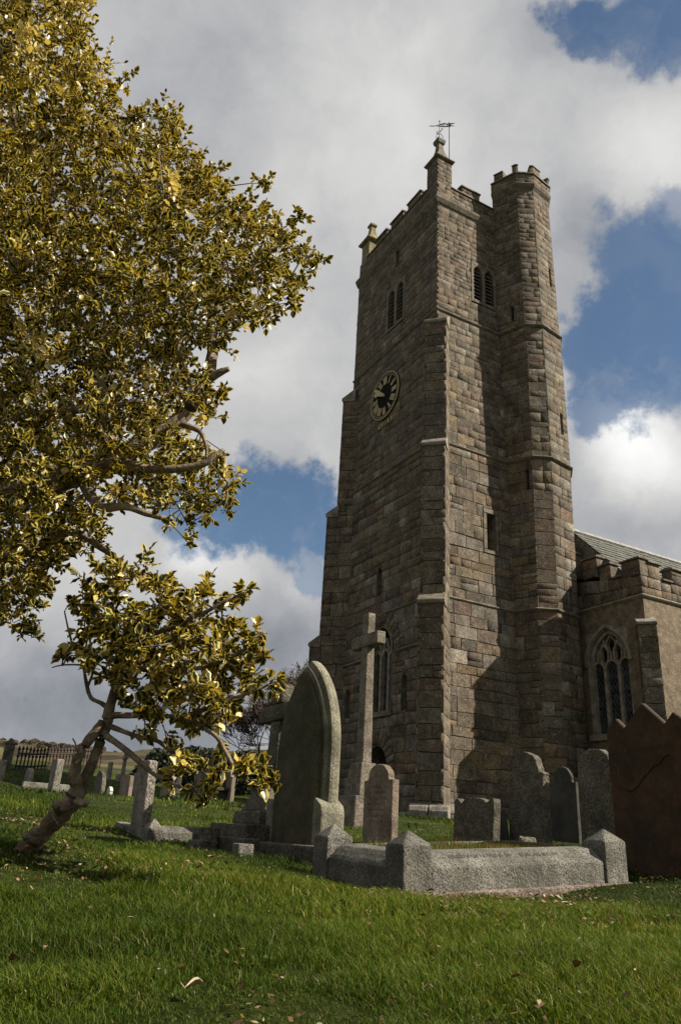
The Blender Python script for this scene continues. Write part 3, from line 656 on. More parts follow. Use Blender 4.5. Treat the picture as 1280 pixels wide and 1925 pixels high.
def merlon_w(v0, v1, z0, z1):
    mb = MB(); mb.box(LP(.005, v0, z0), E*.29, Nn*(v1-v0), Zv*(z1-z0)); m_ = obj('merlon', mb, M_STONE, church, bevel=.012, seg=1, tint=(.27, .22, .15))
    p = Panel(LP(-.0, v0, z0), LP(-.0, v1, z0), LP(-.0, v1, z1), LP(-.0, v0, z1), True); courses(p, m_, (), (.12, .2), (.2, .45), quoin=False, dark=.95)
    mb = MB(); mb.prism([LP(-.05, v0-.03, z1+.004), LP(.33, v0-.03, z1+.004), LP(.33, v0-.03, z1+.05), LP(.14, v0-.03, z1+.09), LP(-.05, v0-.03, z1+.05)], Nn*(v1-v0+.06)); obj('merlon_coping', mb, M_DRESS, church)
for v0, v1 in ((1.0, 1.8), (2.12, 2.92), (3.2, 3.95)): merlon_w(v0, v1, 21.456, 21.72)
def merlon_s(u0, u1, z0, z1):
    mb = MB(); mb.box(LP(u0, .005, z0), E*(u1-u0), Nn*.29, Zv*(z1-z0)); m_ = obj('merlon', mb, M_STONE, church, bevel=.012, seg=1, tint=(.2, .16, .12))
    p = Panel(LP(u0, 0, z0), LP(u1, 0, z0), LP(u1, 0, z1), LP(u0, 0, z1)); courses(p, m_, (), (.1, .15), (.2, .4), quoin=False)
    mb = MB(); mb.prism([LP(u0-.03, -.05, z1+.004), LP(u0-.03, .33, z1+.004), LP(u0-.03, .33, z1+.05), LP(u0-.03, .14, z1+.09), LP(u0-.03, -.05, z1+.05)], E*(u1-u0+.06)); obj('merlon_coping', mb, M_DRESS, church)
merlon_s(1.04, 1.82, 21.362, 21.64)
for k in range(4):
    mb = MB(); mb.box(LP(WT-.3, .5+k*1.2, 21.3), E*.3, Nn*.7, Zv*.36); obj('merlon', mb, M_STONE, church, tint=(.2, .16, .12))
    mb = MB(); mb.box(LP(.9+k*1.05, WT-.3, 21.3), E*.6, Nn*.3, Zv*.36); obj('merlon', mb, M_STONE, church, tint=(.2, .16, .12))
def pinnacle(u0, v0, s, z0, z1, ztop, mt, capm):
    mb = MB(); mb.box(LP(u0+.03, v0+.03, z0), E*(s-.06), Nn*(s-.06), Zv*(z1-z0)); p_ = obj('pinnacle', mb, M_MORTAR if mt is None else mt, church, bevel=0 if mt is None else .015, seg=1)
    if mt is None:
        a = Panel(LP(u0, v0, z0), LP(u0, v0+s, z0), LP(u0, v0+s, z1), LP(u0, v0, z1), True); courses(a, p_, (), (.14, .24), (.18, .4), e0=.01, e1=.01, quoin=False, dark=.95)
        b = Panel(LP(u0, v0, z0), LP(u0+s, v0, z0), LP(u0+s, v0, z1), LP(u0, v0, z1)); courses(b, p_, (), (.14, .24), (.18, .4), e0=.01, e1=.01, quoin=False)
    mb = MB(); c = (u0+s/2, v0+s/2); H = ztop-z1
    prof = [(s/2+.01, 0), (s/2+.09, .05), (s/2+.10, .10), (s/2-.01, .13), (s*.37, .26*H), (s*.27, .42*H), (s*.20, .58*H), (s*.165, .76*H), (s*.165, .80*H), (s*.25, .83*H), (s*.26, .9*H), (s*.17, .97*H), (s*.06, H)]
    rings = [[LP(c[0]+sx*r, c[1]+sy*r, z1+z) for sx, sy in ((-1, -1), (1, -1), (1, 1), (-1, 1))] for r, z in prof]
    vs_ = [q for r in rings for q in r]; fs = [(i*4+j, i*4+(j+1) % 4, (i+1)*4+(j+1) % 4, (i+1)*4+j) for i in range(len(rings)-1) for j in range(4)]; fs += [(3, 2, 1, 0), tuple(range(len(vs_)-4, len(vs_)))]
    mb.add(vs_, fs); obj('pinnacle_cap', mb, capm, p_, bevel=.012, seg=1)
    return c
cpin = pinnacle(-.01, -.01, .60, 20.66, 22.42, 23.66, None, M_DRESS)
pinnacle(-.01, WT-.60, .60, 20.66, 22.30, 23.45, M_YEL, M_YEL)

# ---- aisle
UA, VA = 4.75, -2.74
paw = Panel(LP(UA, VA, .7), LP(UA, .4, .7), LP(UA, .4, 6.86), LP(UA, VA, 6.86), True)
pas = Panel(LP(UA, VA, .7), LP(UA+9, VA, .7), LP(UA+9, VA, 6.88), LP(UA, VA, 6.88))
AW = (.62, 2.05, 3.42, 6.20, .3)    # a = v - VA
mb = MB(); wall(mb, paw, [AW], back=0.0); wall(mb, pas, [], back=0.0)
aisle = obj('aisle_wall', mb, [M_ROUGH, M_TRAC, M_DARK], church)
fr = MB(); spandrels(fr, paw, AW[0], AW[1], 5.25, AW[3], -.28, .0, True, n=12)
ap = arch_pts(AW[0]-.06, AW[1]+.06, 5.25, AW[3]+.1, 12, True)
ribbon(fr, paw, ap, .1, -.02, .05); ribbon(fr, paw, [(AW[0]+.05, 3.42), (AW[0]+.05, 5.25)]+[(x*.93+.07*(AW[0]+AW[1])/2, z-.05) for x, z in arch_pts(AW[0], AW[1], 5.25, AW[3], 12, True)]+[(AW[1]-.05, 5.25), (AW[1]-.05, 3.42)], .1, -.26, -.06)
fr.box(paw.pt(AW[0]-.08, AW[2]-.16, -.1), paw.pt(AW[1]+.08, .7, 0)-paw.pt(AW[0]-.08, .7, 0), paw.n*.18, Zv*.158)
aw = obj('aisle_window', fr, M_TRAC, church)
x0, x1 = AW[0], AW[1]; lw = (x1-x0)/3
for k in (1, 2):
    mb = MB(); a = x0+lw*k; mb.box(paw.pt(a-.05, AW[2], -.24), paw.pt(a+.05, .7, 0)-paw.pt(a-.05, .7, 0), paw.n*.16, Zv*1.86); obj('mullion', mb, M_TRAC, aw, bevel=.02, seg=1)
mb = MB(); ex = 0
def rb(pts, w=.055):
    global ex
    ex += 1; ribbon(mb, paw, pts, w, -.23-.0021*ex, -.1-.0021*ex)
for k in range(3):
    c = x0+lw*(k+.5); rb(arch_pts(c-lw/2+.02, c+lw/2-.02, 5.12, 5.38, 6, True), .06)
for k in range(3):
    c = x0+lw*(k+.5)
    rb([(c, 5.38), (c, 5.62)], .05)
for k in (1, 2):
    a = x0+lw*k; rb([(a, 5.2), (a-.13, 5.42), (a-.13, 5.66), (a, 5.84)]); rb([(a, 5.2), (a+.13, 5.42), (a+.13, 5.66), (a, 5.84)]); rb([(a, 5.84), (a, 5.98)], .05)
m_ = (x0+x1)/2
rb([(x0+lw*.5, 5.4), (x0+lw*.62, 5.66), (x0+lw*.9, 5.86)]); rb([(x1-lw*.5, 5.4), (x1-lw*.62, 5.66), (x1-lw*.9, 5.86)]); rb([(m_-.14, 5.66), (m_-.17, 5.85), (m_, 6.08)]); rb([(m_+.14, 5.66), (m_+.17, 5.85), (m_, 6.08)])
obj('tracery', mb, M_TRAC, aw)
for k in range(3):
    mb = MB(); a, b = x0+lw*k+.06, x0+lw*(k+1)-.06; mb.box(paw.pt(a, AW[2], -.2), paw.pt(b, .7, 0)-paw.pt(a, .7, 0), paw.n*.01, Zv*2.0); obj('leaded_pane', mb, M_GLASS, aw)
mb = MB()
for k in range(1, 5): mb.box(paw.pt(x0+.05, AW[2]+k*.36, -.188), paw.pt(x1-.05, .7, 0)-paw.pt(x0+.05, .7, 0), paw.n*.012, Zv*.016)
obj('saddle_bars', mb, M_IRON, aw)
# aisle parapet with battlements
sweep_path = [(UA, .4), (UA, VA), (UA+9, VA)]
mb = MB(); sweep(mb, sweep_path, string_prof(6.84, .10, .07)); obj('string_course', mb, M_TRAC, church)
apar = MB(); apar.box(LP(UA+.03, VA+.03, 6.9), E*.3, Nn*3.1, Zv*.66); apar.box(LP(UA+.33, VA+.03, 6.9), E*8.7, Nn*.3, Zv*.55)
ap_ = obj('aisle_parapet', apar, M_MORTAR, church)
p1 = Panel(LP(UA, VA, 6.94), LP(UA, .4, 6.94), LP(UA, .4, 7.95), LP(UA, VA, 7.40), True)
p2 = Panel(LP(UA, VA, 6.94), LP(UA+9, VA, 6.94), LP(UA+9, VA, 7.44), LP(UA, VA, 7.44))
courses(p1, ap_, (), (.22, .34), (.26, .55), e0=.01, dark=.9); courses(p2, ap_, (), (.18, .3), (.22, .5), e0=.01, dark=1.25)  # west parapet tinted down, south one up, as shaded and sunlit
def cope2(a, b, z, side):
    mb = MB()
    if side == 'w': mb.prism([LP(UA-.06, a, z), LP(UA+.36, a, z), LP(UA+.36, a, z+.05), LP(UA+.15, a, z+.10), LP(UA-.06, a, z+.05)], Nn*(b-a))
    else: mb.prism([LP(a, VA-.06, z), LP(a, VA+.36, z), LP(a, VA+.36, z+.05), LP(a, VA+.15, z+.10), LP(a, VA-.06, z+.05)], E*(b-a))
    obj('coping', mb, M_DRESS, church, bevel=.01, seg=1)
def amer(a, b, z0, z1, side):
    mb = MB()
    if side == 'w': mb.box(LP(UA+.006, a, z0), E*.32, Nn*(b-a), Zv*(z1-z0)); pn = Panel(LP(UA, a, z0), LP(UA, b, z0), LP(UA, b, z1), LP(UA, a, z1), True)
    else: mb.box(LP(a, VA+.006, z0), E*(b-a), Nn*.32, Zv*(z1-z0)); pn = Panel(LP(a, VA, z0), LP(b, VA, z0), LP(b, VA, z1), LP(a, VA, z1))
    m_ = obj('merlon', mb, M_STONE, church, bevel=.01, seg=1, tint=(.22, .18, .13)); courses(pn, m_, (), (.2, .3), (.3, .5), quoin=False, dark=.9 if side == 'w' else 1.2)  # merlon stones coloured darker west, lighter south, light painted into the tint
    cope2(a-.04, b+.04, z1+.004, side)
amer(VA, VA+.62, 7.46, 7.92, 'w'); cope2(VA+.66, VA+.96, 7.56, 'w'); amer(VA+1.0, VA+1.4, 7.60, 8.02, 'w'); cope2(VA+1.44, VA+1.50, 7.75, 'w'); amer(VA+1.46, VA+2.0, 7.80, 8.36, 'w'); amer(VA+2.3, VA+3.1, 7.95, 8.7, 'w')
for k in range(6):
    a = UA+k*1.28; amer(a+(.34 if k == 0 else 0), a+.80, 7.46, 7.86, 's'); cope2(a+.85, a+1.24, 7.452, 's')
# aisle corner buttress and a second one further along
def small_buttress(G, w, p, z1, label=None):
    core = MB(); core.hexa([G(p-.03, -w/2+.03, .7), G(p-.03, w/2-.03, .7), G(-.35, w/2-.03, .7), G(-.35, -w/2+.03, .7), G(p-.03, -w/2+.03, z1+.05), G(p-.03, w/2-.03, z1+.05), G(-.35, w/2-.03, z1+.05), G(-.35, -w/2+.03, z1+.05)])
    b = obj('aisle_buttress', core, M_MORTAR, church)
    c = (G(0, 0, 3)+G(-.3, 0, 3))/2
    for q in ((G(p, -w/2, .7), G(p, w/2, .7), G(p, w/2, z1), G(p, -w/2, z1)), (G(p, w/2, .7), G(-.3, w/2, .7), G(-.3, w/2, z1), G(p, w/2, z1)), (G(p, -w/2, .7), G(-.3, -w/2, .7), G(-.3, -w/2, z1), G(p, -w/2, z1))):
        pn = Panel(*q); m_ = sum(pn.p)/4-c; m_[2] = 0
        if pn.n@m_ < 0: pn.n = -pn.n
        courses(pn, b, (), (.28, .46), (.3, .6), e0=.01, e1=.01, quoin=False)
    mb = MB(); mb.prism([G(-.32, -w/2-.03, z1+.36), G(p+.05, -w/2-.03, z1+.06), G(p+.05, -w/2-.03, z1-.02), G(-.32, -w/2-.03, z1-.02)], G(0, w/2+.06, 0)-G(0, -w/2, 0)); obj('weathering', mb, M_SPECK, church, bevel=.015, seg=1)
small_buttress(lambda p, s, z: LP(UA-Q*p+Q*s, VA-Q*p-Q*s, z), .46, .30, 6.02)
small_buttress(lambda p, s, z: LP(UA+2.55+s, VA-p, z), .55, .75, 6.2)
# roofs
def slates(P00, P10, P11, P01, rows, m, ridge=True):
    P00, P10, P11, P01 = map(np.array, (P00, P10, P11, P01)); n = np.cross(P10-P00, P01-P00); n /= np.linalg.norm(n); n = n if n[2] > 0 else -n
    mb = MB(); W = np.linalg.norm(P10-P00)
    for r in range(rows):
        t0, t1 = r/rows, min(1, (r+1.12)/rows); x = -rng.random()*.3
        while x < W:
            w_ = rng.uniform(.2, .34); a, b = max(0, x+.004)/W, min(W, x+w_-.004)/W
            if b > a:
                p = [P00*(1-a)*(1-t0)+P10*a*(1-t0)+P01*(1-a)*t0+P11*a*t0, P00*(1-b)*(1-t0)+P10*b*(1-t0)+P01*(1-b)*t0+P11*b*t0, P00*(1-b)*(1-t1)+P10*b*(1-t1)+P01*(1-b)*t1+P11*b*t1, P00*(1-a)*(1-t1)+P10*a*(1-t1)+P01*(1-a)*t1+P11*a*t1]
                e = rng.uniform(.02, .034); q = [p[0]+n*e, p[1]+n*e, p[2]+n*.006, p[3]+n*.006]
                mb.add(p+q, [(4, 5, 6, 7), (0, 1, 5, 4), (1, 2, 6, 5), (3, 0, 4, 7)])
            x += w_
    return mb
ra = LP(UA+.33, VA+.33, 7.3); rbm = LP(UA+13, VA+.33, 7.3); rc = LP(UA+13, 0, 9.72); rd = LP(UA+.33, 0, 9.72)
mb = MB(); mb.prism([ra-Zv*.03, rd-Zv*.03, LP(UA+.33, 2.4, 7.3)], E*12.7); rf = obj('aisle_roof', mb, M_ROOF, church)
o_ = obj('roof_slate', slates(ra, rbm, rc, rd, 15, M_ROOF), M_ROOF, rf); o_['kind'] = 'stuff'
for k in range(22):
    mb = MB(); a = UA+.34+k*.55; mb.prism([LP(a, -.12, 9.66), LP(a, 0, 9.80), LP(a, .12, 9.66), LP(a, 0, 9.72)], E*.535); obj('ridge_tile', mb, M_RIDGE, rf)
mb = MB(); nvw = [LP(UA+.2, 2.3, .7), LP(UA+.2, 2.3, 9)]; mb.box(LP(WT+.05, .6, .7), E*14, Nn*4, Zv*7.2); mb.prism([LP(WT+.05, .5, 7.9), LP(WT+.05, 2.6, 9.6), LP(WT+.05, 4.7, 7.9)], E*14); obj('nave', mb, M_ROUGH, church)

# ---- all the stones: the 300 that show largest singly, the rest joined
def score(vs):
    c = vs[8:12].mean(0); n = np.cross(vs[9]-vs[8], vs[11]-vs[8]); A = np.linalg.norm(n); n = n/(A+1e-9)
    v = EYE-c; d = np.linalg.norm(v); w = (c-EYE)@cF
    px = 640+1431*((c-EYE)@cR)/w; py = 962-1431*((c-EYE)@cU)/w
    if not (20 < px < 1260 and 20 < py < 1545): return 0
    if 480 < px < 745 and py > 1300: return 0
    return A*abs(n@v)/d**3
STONES.sort(key=lambda s: -score(s[0]))
corg = ROOT[church.name]
for vs_, t, part in STONES[:300]:
    me = bpy.data.meshes.new('stone'); me.from_pydata([tuple(v-corg) for v in vs_], [], [tuple(f) for f in SF]); tint_attr(me, np.tile(np.array([*t, 1.0]), (13, 1)))
    link('stone', me, part, M_STONE)
rest = STONES[300:]; n = len(rest)
V = np.concatenate([s[0] for s in rest]); Tt = (SF[None]+13*np.arange(n)[:, None, None]).reshape(-1, 3)
cols = np.repeat(np.array([[*s[1], 1.0] for s in rest]), 13, axis=0)
sw = raw('stonework', V, Tt, M_STONE, church, {'tint': ('FLOAT_COLOR', cols)}, smoothed=False); sw['kind'] = 'stuff'
print('stones', len(STONES))

# ------------------------------------------------------------------ clock, vane, pole
CK = (2.83, 14.20); CRad = .86
def ck(r, ang, d):       # ang clockwise from 12 as seen from the west
    return LP(-.06-d, CK[0]-r*math.sin(ang), CK[1]+r*math.cos(ang))
clock = thing('church_clock', tuple(LP(-.06, CK[0], CK[1])), 'round black clock with gold numerals high on the tower wall', 'clock')
mb = MB(); ring = [ck(CRad, 2*math.pi*i/48, -.04) for i in range(48)]; mb.prism(ring, -E*.05); obj('dial', mb, M_DIAL, clock)
mb = MB(); n = 64
for rr0, rr1, dd in ((CRad-.028, CRad, .03), (CRad-.115, CRad-.107, .012)):
    for i in range(n):
        a, b = 2*math.pi*i/n, 2*math.pi*(i+1)/n
        mb.hexa([ck(rr0, a, 0), ck(rr1, a, 0), ck(rr1, b, 0), ck(rr0, b, 0), ck(rr0, a, dd), ck(rr1, a, dd), ck(rr1, b, dd), ck(rr0, b, dd)])
for i in range(60):
    a = 2*math.pi*i/60; mb.hexa([ck(CRad-.1, a-.012, .0), ck(CRad-.06, a-.012, .0), ck(CRad-.06, a+.012, .0), ck(CRad-.1, a+.012, .0), ck(CRad-.1, a-.012, .018), ck(CRad-.06, a-.012, .018), ck(CRad-.06, a+.012, .018), ck(CRad-.1, a+.012, .018)])
obj('rim', mb, M_GOLD, clock)
def nbar(mb, ang, x0, y0, x1, y1, w, d=.022):
    # local coords on the dial: x across (clockwise), y outward from the numeral's foot
    r0 = CRad-.42
    def P(x, y, dd):
        return LP(-.06-dd, CK[0]-((r0+y)*math.sin(ang)+x*math.cos(ang)), CK[1]+(r0+y)*math.cos(ang)-x*math.sin(ang))
    t = np.array([x1-x0, y1-y0]); t /= np.linalg.norm(t); nn = np.array([-t[1], t[0]])*w/2
    c = [(x0-nn[0], y0-nn[1]), (x1-nn[0], y1-nn[1]), (x1+nn[0], y1+nn[1]), (x0+nn[0], y0+nn[1])]
    mb.hexa([P(*q, .005) for q in c]+[P(*q, d) for q in c])
NUM = ['XII', 'I', 'II', 'III', 'IIII', 'V', 'VI', 'VII', 'VIII', 'IX', 'X', 'XI']
WID = {'I': .055, 'V': .12, 'X': .12}; H_ = .27
for i, s in enumerate(NUM):
    ang = 2*math.pi*i/12; tot = sum(WID[c] for c in s); x = -tot/2; mb = MB(); k = 0
    for c in s:
        w = WID[c]; m_ = x+w/2; k += 1; d = .022+.002*k
        if c == 'I': nbar(mb, ang, m_, 0, m_, H_, .036, d)
        elif c == 'V': nbar(mb, ang, x+.02, H_, m_, 0, .036, d); nbar(mb, ang, x+w-.02, H_, m_, 0, .024, d+.001)
        else: nbar(mb, ang, x+.02, H_, x+w-.02, 0, .036, d); nbar(mb, ang, x+w-.02, H_, x+.02, 0, .024, d+.001)
        x += w
    obj('numeral', mb, M_GOLD, clock)
def hand(ang, prof, d):
    mb = MB(); pts = [(w, r) for r, w in prof]+[(-w, r) for r, w in prof[::-1]]
    f = lambda x, r: LP(-.06-d, CK[0]-(r*math.sin(ang)+x*math.cos(ang)), CK[1]+r*math.cos(ang)-x*math.sin(ang))
    mb.prism([f(x, r) for x, r in pts], -E*.02); return mb
obj('minute_hand', hand(R_(309), [(-.1, .035), (.05, .05), (.55, .07), (.78, .015)], .06), M_GOLD, clock)
obj('hour_hand', hand(R_(295), [(-.08, .04), (.05, .05), (.38, .035), (.44, .11), (.5, .06), (.62, .01)], .085), M_GOLD, clock)
for i, ch in enumerate('GVIRI'):
    cu = bpy.data.curves.new('letter', 'FONT'); cu.body = ch; cu.size = .25; cu.extrude = .012; cu.align_x = 'CENTER'; cu.materials.append(M_GOLD)
    o = bpy.data.objects.new('letter', cu); scene.collection.objects.link(o); o.parent = clock
    me_ = bpy.data.meshes.new_from_object(o); bpy.data.objects.remove(o); o = bpy.data.objects.new('letter', me_); scene.collection.objects.link(o); o.parent = clock
    v = CK[0]+(2-i)*.17-(.03 if i > 2 else 0)-.06; z = 13.05+abs(i-2)**2*.0
    ex_, ey_, ez_ = -Nn, Zv, -E
    p = LP(-.055, v, z)-ROOT[clock.name]
    o.matrix_local = Matrix(((ex_[0], ey_[0], ez_[0], p[0]), (ex_[1], ey_[1], ez_[1], p[1]), (ex_[2], ey_[2], ez_[2], p[2]), (0, 0, 0, 1)))
# weather vane
vb = LP(cpin[0], cpin[1], 23.62); vane = thing('weather_vane', tuple(vb), 'iron banner weather vane with scrolls on the tallest pinnacle', 'weather vane')
mb = MB(); mb.tube([vb, vb+Zv*1.02], .014, 6); mb.tube([vb+Zv*1.0, vb+Zv*1.06], [.03, .012], 6); obj('spindle', mb, M_IRON, vane)
hd = np.array([cR[0], cR[1], 0]); hd = hd/np.linalg.norm(hd); up = Zv
def VP(x, z): return vb+hd*x+Zv*z
mb = MB(); th = np.cross(hd, Zv)*.016
def plate(pts): mb.prism([VP(*p)-th/2 for p in pts], th)
plate([(-.14, .78), (.02, .86), (.16, .93), (.30, .90), (.44, .94), (.56, .95), (.44, .89), (.30, .865), (.16, .88), (.02, .83)])
plate([(-.14, .77), (0, .75), (.14, .735), (.28, .75), (.42, .80), (.54, .80), (.42, .835), (.28, .79), (.14, .775), (.0, .785)])
for k in range(7): plate([(.02+k*.06, .76), (.045+k*.06, .76), (.045+k*.06, .9), (.02+k*.06, .9)]) if k != 3 else None
plate([(-.36, .73), (-.3, .755), (-.24, .745), (-.14, .775), (-.14, .785), (-.25, .77), (-.3, .785), (-.36, .75)])
obj('banner', mb, M_IRON, vane)
mb = MB()
for sgn, z0 in ((1, .02), (-1, .05)):
    mb.tube([VP(.02*sgn, z0), VP(.10*sgn, z0+.10), VP(.13*sgn, z0+.2), VP(.07*sgn, z0+.33), VP(.02*sgn, z0+.42)], .010, 5)
    mb.tube([VP(.02*sgn, z0+.02), VP(.06*sgn, z0+.06), VP(.07*sgn, z0+.13), VP(.03*sgn, z0+.14)], .016, 5)
mb.tube([VP(-.02, .35), VP(-.09, .40), VP(-.1, .48), VP(-.05, .5)], .016, 5); mb.tube([VP(.02, .52), VP(.07, .55), VP(.11, .62), VP(.08, .66)], .018, 5)
obj('scrollwork', mb, M_IRON, vane)
mb = MB(); mb.prism([LP(cpin[0]+a*.17, cpin[1]+b*.17, 23.52) for a, b in ((-1, -1), (1, -1), (1, 1), (-1, 1))], Zv*.12); obj('cap', mb, M_LEAD, vane, bevel=.03)
pb = LP(.98, .62, 20.45); pole = MB(); pole.tube([pb, pb+Zv*4.75], [.026, .02], 7); pole.tube([pb+Zv*4.7, pb+Zv*4.86], [.05, .045], 7)
fp = thing('flagpole', tuple(pb), 'thin bare metal pole standing behind the tallest pinnacle', 'flagpole'); obj('pole', pole, plain('dull pole metal', (.16, .15, .13), .6), fp)

# ------------------------------------------------------------------ graves
def resample(pts, amp):
    return [(x+rng.uniform(-amp, amp), z+rng.uniform(-amp, amp)) for x, z in pts]
def outline(kind, w, h):
    if kind == 'round':
        r = w/2; rise = w*.42; return [(0, 0)]+[(r-r*math.cos(t), h-rise+rise*math.sin(t)) for t in np.linspace(0, math.pi, 15)]+[(w, 0)]
    if kind == 'shoulder':
        s = .14*w; r = w/2-s; z = h-r*1.05; return [(0, 0), (0, z-.06*h)]+[(s*.5-s*.5*math.cos(t), z-.06*h+.05*h*math.sin(t)) for t in np.linspace(.4, 2.2, 5)]+[(w/2-r*math.cos(t), z+r*1.05*math.sin(t)) for t in np.linspace(.15, math.pi-.15, 13)]+[(w-(s*.5-s*.5*math.cos(t)), z-.06*h+.05*h*math.sin(t)) for t in np.linspace(2.2, .4, 5)]+[(w, z-.06*h), (w, 0)]
    if kind == 'ogee':
        z = h*.80; s = .13*w; return [(0, 0), (0, z), (s, z), (s*1.15, z+.02)]+[(w/2-(w/2-s*1.1)*math.cos(t), z+.02+(h-z-.02)*math.sin(t)) for t in np.linspace(.25, math.pi-.25, 11)]+[(w-s*1.15, z+.02), (w-s, z), (w, z), (w, 0)]
    if kind == 'scroll':
        z = h*.90; return [(0, 0), (0, z), (.02*w, h*.97), (.08*w, h*.985), (.13*w, h*.93), (.18*w, h*.90)]+[(.5*w-.3*w*math.cos(t), h*.9+h*.1*math.sin(t)) for t in np.linspace(.1, math.pi-.1, 9)]+[(.82*w, h*.90), (.86*w, h*.93), (.92*w, h*.985), (.98*w, h*.97), (w, z), (w, 0)]
    if kind == 'gothic':
        z = h*.50; r = (w*w/4+(h-z)**2)/w; pts = []
        for i in range(13):
            th = i/12*math.atan2(h-z, r-w/2); pts.append((r-r*math.cos(th), z+r*math.sin(th)))
        return [(0, 0)]+pts+[(w-x, zz) for x, zz in pts[-2::-1]]+[(w, 0)]
    if kind == 'peaks':
        return [(0, 0), (0, h*.865), (.135*w, h*.925), (.245*w, h*.862), (.5*w, h), (.755*w, h*.862), (.865*w, h*.925), (w, h*.865), (w, 0)]
    if kind == 'flat': return [(0, 0), (0, h*.96), (.15*w, h), (.8*w, h), (w, h*.95), (w, 0)]
    return [(0, 0), (0, h), (w, h), (w, 0)]
def headstone(base, w, t, h, kind, m, label, rough=.004, lean=(0, 0), sink=.22, name='headstone', group=None, fwd=0, bev=.010, part=True):
    """base = south-west bottom corner; width runs north, thickness runs east"""
    x, y, z = base; z = min(z, gz(x, y)+.05) if not part else z
    th = thing(name, (x, y, z), label, 'headstone', group)
    ol = resample(outline(kind, w, h), rough); ol = [(a, b if b > .02 else b-sink) for a, b in ol]
    mb = MB(); la, lb = lean
    P = lambda a, b, c: np.array([x, y, z])+Nn*(a+la*b)+E*(c+lb*b)+Zv*b
    n = len(ol); vs_ = [P(a, b, 0) for a, b in ol]+[P(a, b, t) for a, b in ol]
    mb.add(vs_, [tuple(range(n-1, -1, -1)), tuple(range(n, 2*n))]+[(i, (i+1) % n, n+(i+1) % n, n+i) for i in range(n)])
    obj('slab', mb, m, th, bevel=bev)
    return th, P
gt, GP = headstone((.036, 6.6, .472), .97, .10, 1.60, 'gothic', M_LIME, 'tall pointed Gothic headstone with moulded edge in a sunlit tone, algae green face with shade in its colour', rough=.0, bev=.03)
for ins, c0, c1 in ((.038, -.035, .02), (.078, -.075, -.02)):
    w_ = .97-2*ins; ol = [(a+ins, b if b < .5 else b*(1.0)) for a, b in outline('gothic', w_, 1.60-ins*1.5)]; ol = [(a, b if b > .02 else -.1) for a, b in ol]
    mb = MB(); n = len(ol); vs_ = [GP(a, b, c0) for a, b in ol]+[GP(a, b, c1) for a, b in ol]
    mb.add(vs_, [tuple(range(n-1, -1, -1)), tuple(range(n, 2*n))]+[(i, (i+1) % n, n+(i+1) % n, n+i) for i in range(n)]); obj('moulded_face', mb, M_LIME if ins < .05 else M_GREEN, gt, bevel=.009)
for a0, a1 in ((-.05, .10), (.87, 1.02)):
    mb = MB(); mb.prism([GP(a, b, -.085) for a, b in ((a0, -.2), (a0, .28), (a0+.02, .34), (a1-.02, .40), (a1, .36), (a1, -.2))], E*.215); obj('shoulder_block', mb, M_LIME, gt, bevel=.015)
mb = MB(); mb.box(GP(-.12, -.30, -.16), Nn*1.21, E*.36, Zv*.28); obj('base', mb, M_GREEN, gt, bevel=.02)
# low dark kerb in front of it
kb = thing('grave_kerb', (-.30, 6.55, .40), 'low dark kerb slab in front of the tall Gothic headstone', 'grave kerb')
mb = MB(); p0 = np.array([-.048, 6.2, gz(-.048, 6.2)-.1]); mb.box(p0, Nn*1.05, E*.16, Zv*.26); obj('kerb_slab', mb, M_GREY, kb, bevel=.02)
headstone((.557, 13.0, .82), .42, .10, .52, 'round', M_GREY, 'small dark rough headstone behind the tall Gothic one', rough=.01)
tn_, TPt = headstone((.737, 8.8, .50), .60, .085, .86, 'ogee', M_TAN, 'tan stone with rounded top and square shoulders below the tall cross')
mb = MB(); rr3 = random.Random(8)
for row in range(7):
    x = .10+rr3.uniform(0, .05); z_ = .60-row*.06
    while x < .50-rr3.uniform(0, .06):
        w_ = rr3.uniform(.012, .022)
        if rr3.random() < .82: mb.prism([TPt(.60-x, z_, .0012), TPt(.60-x-w_*.35, z_, .0012), TPt(.60-x-w_*.35, z_+.026, .0012), TPt(.60-x, z_+.026, .0012)], -E*.0025)
        x += w_+.008
obj('worn_lettering', mb, M_SLATE, tn_)
headstone((1.854, 9.0, .52), .71, .10, .55, 'scroll', M_GREY, 'low wide headstone with small scrolled corners and bulging top', lean=(-.06, .02))
headstone((2.17, 9.6, .57), .50, .04, .42, 'flat', M_SLATE, 'thin tilted slab leaning behind the low wide headstone', lean=(.14, -.08))
headstone((2.501, 9.2, .55), .61, .10, 1.08, 'shoulder', M_GREY, 'tall rough grey headstone with round head and knobbly shoulders', rough=.012)
headstone((3.057, 9.8, .58), .46, .045, .95, 'ogee', M_SLATE, 'smooth dark slate headstone between two rough round ones')
headstone((3.148, 8.8, .57), .50, .10, 1.09, 'round', M_GREY, 'broad round topped rough headstone beside the brown pointed one', rough=.010)
th_red = headstone((2.575, 5.6, .42), .735, .04, 1.235, 'peaks', M_RED, 'large rust brown slate headstone with three pointed peaks', rough=.002, bev=.004)
headstone((-1.693, 7.8, .44), .42, .085, .74, 'flat', M_SPECK, 'narrow leaning headstone with white scar by the low kerb', rough=.012, lean=(-.02, -.03))
rt_, RP = th_red
rr2 = random.Random(4); w_, h_ = .735, 1.235
low = [(w_*(1-t), h_*(.60-.10*math.sin(t*5+.4)+rr2.uniform(-.02, .02))) for t in np.linspace(0.0, .78, 12)]+[(.20*w_, h_*.62), (.17*w_, h_*.40)]
up_o = [(a, b) for a, b in outline('peaks', w_, h_)[1:-1]]; up_o = [(min(max(a, .004), w_-.004), b-.006) for a, b in up_o]
ring_ = [(0.004, h_*.36)]+up_o+low
mb = MB(); mb.prism([RP(a, b, .001) for a, b in ring_], -E*.009); obj('flaked_face', mb, M_RED, rt_)
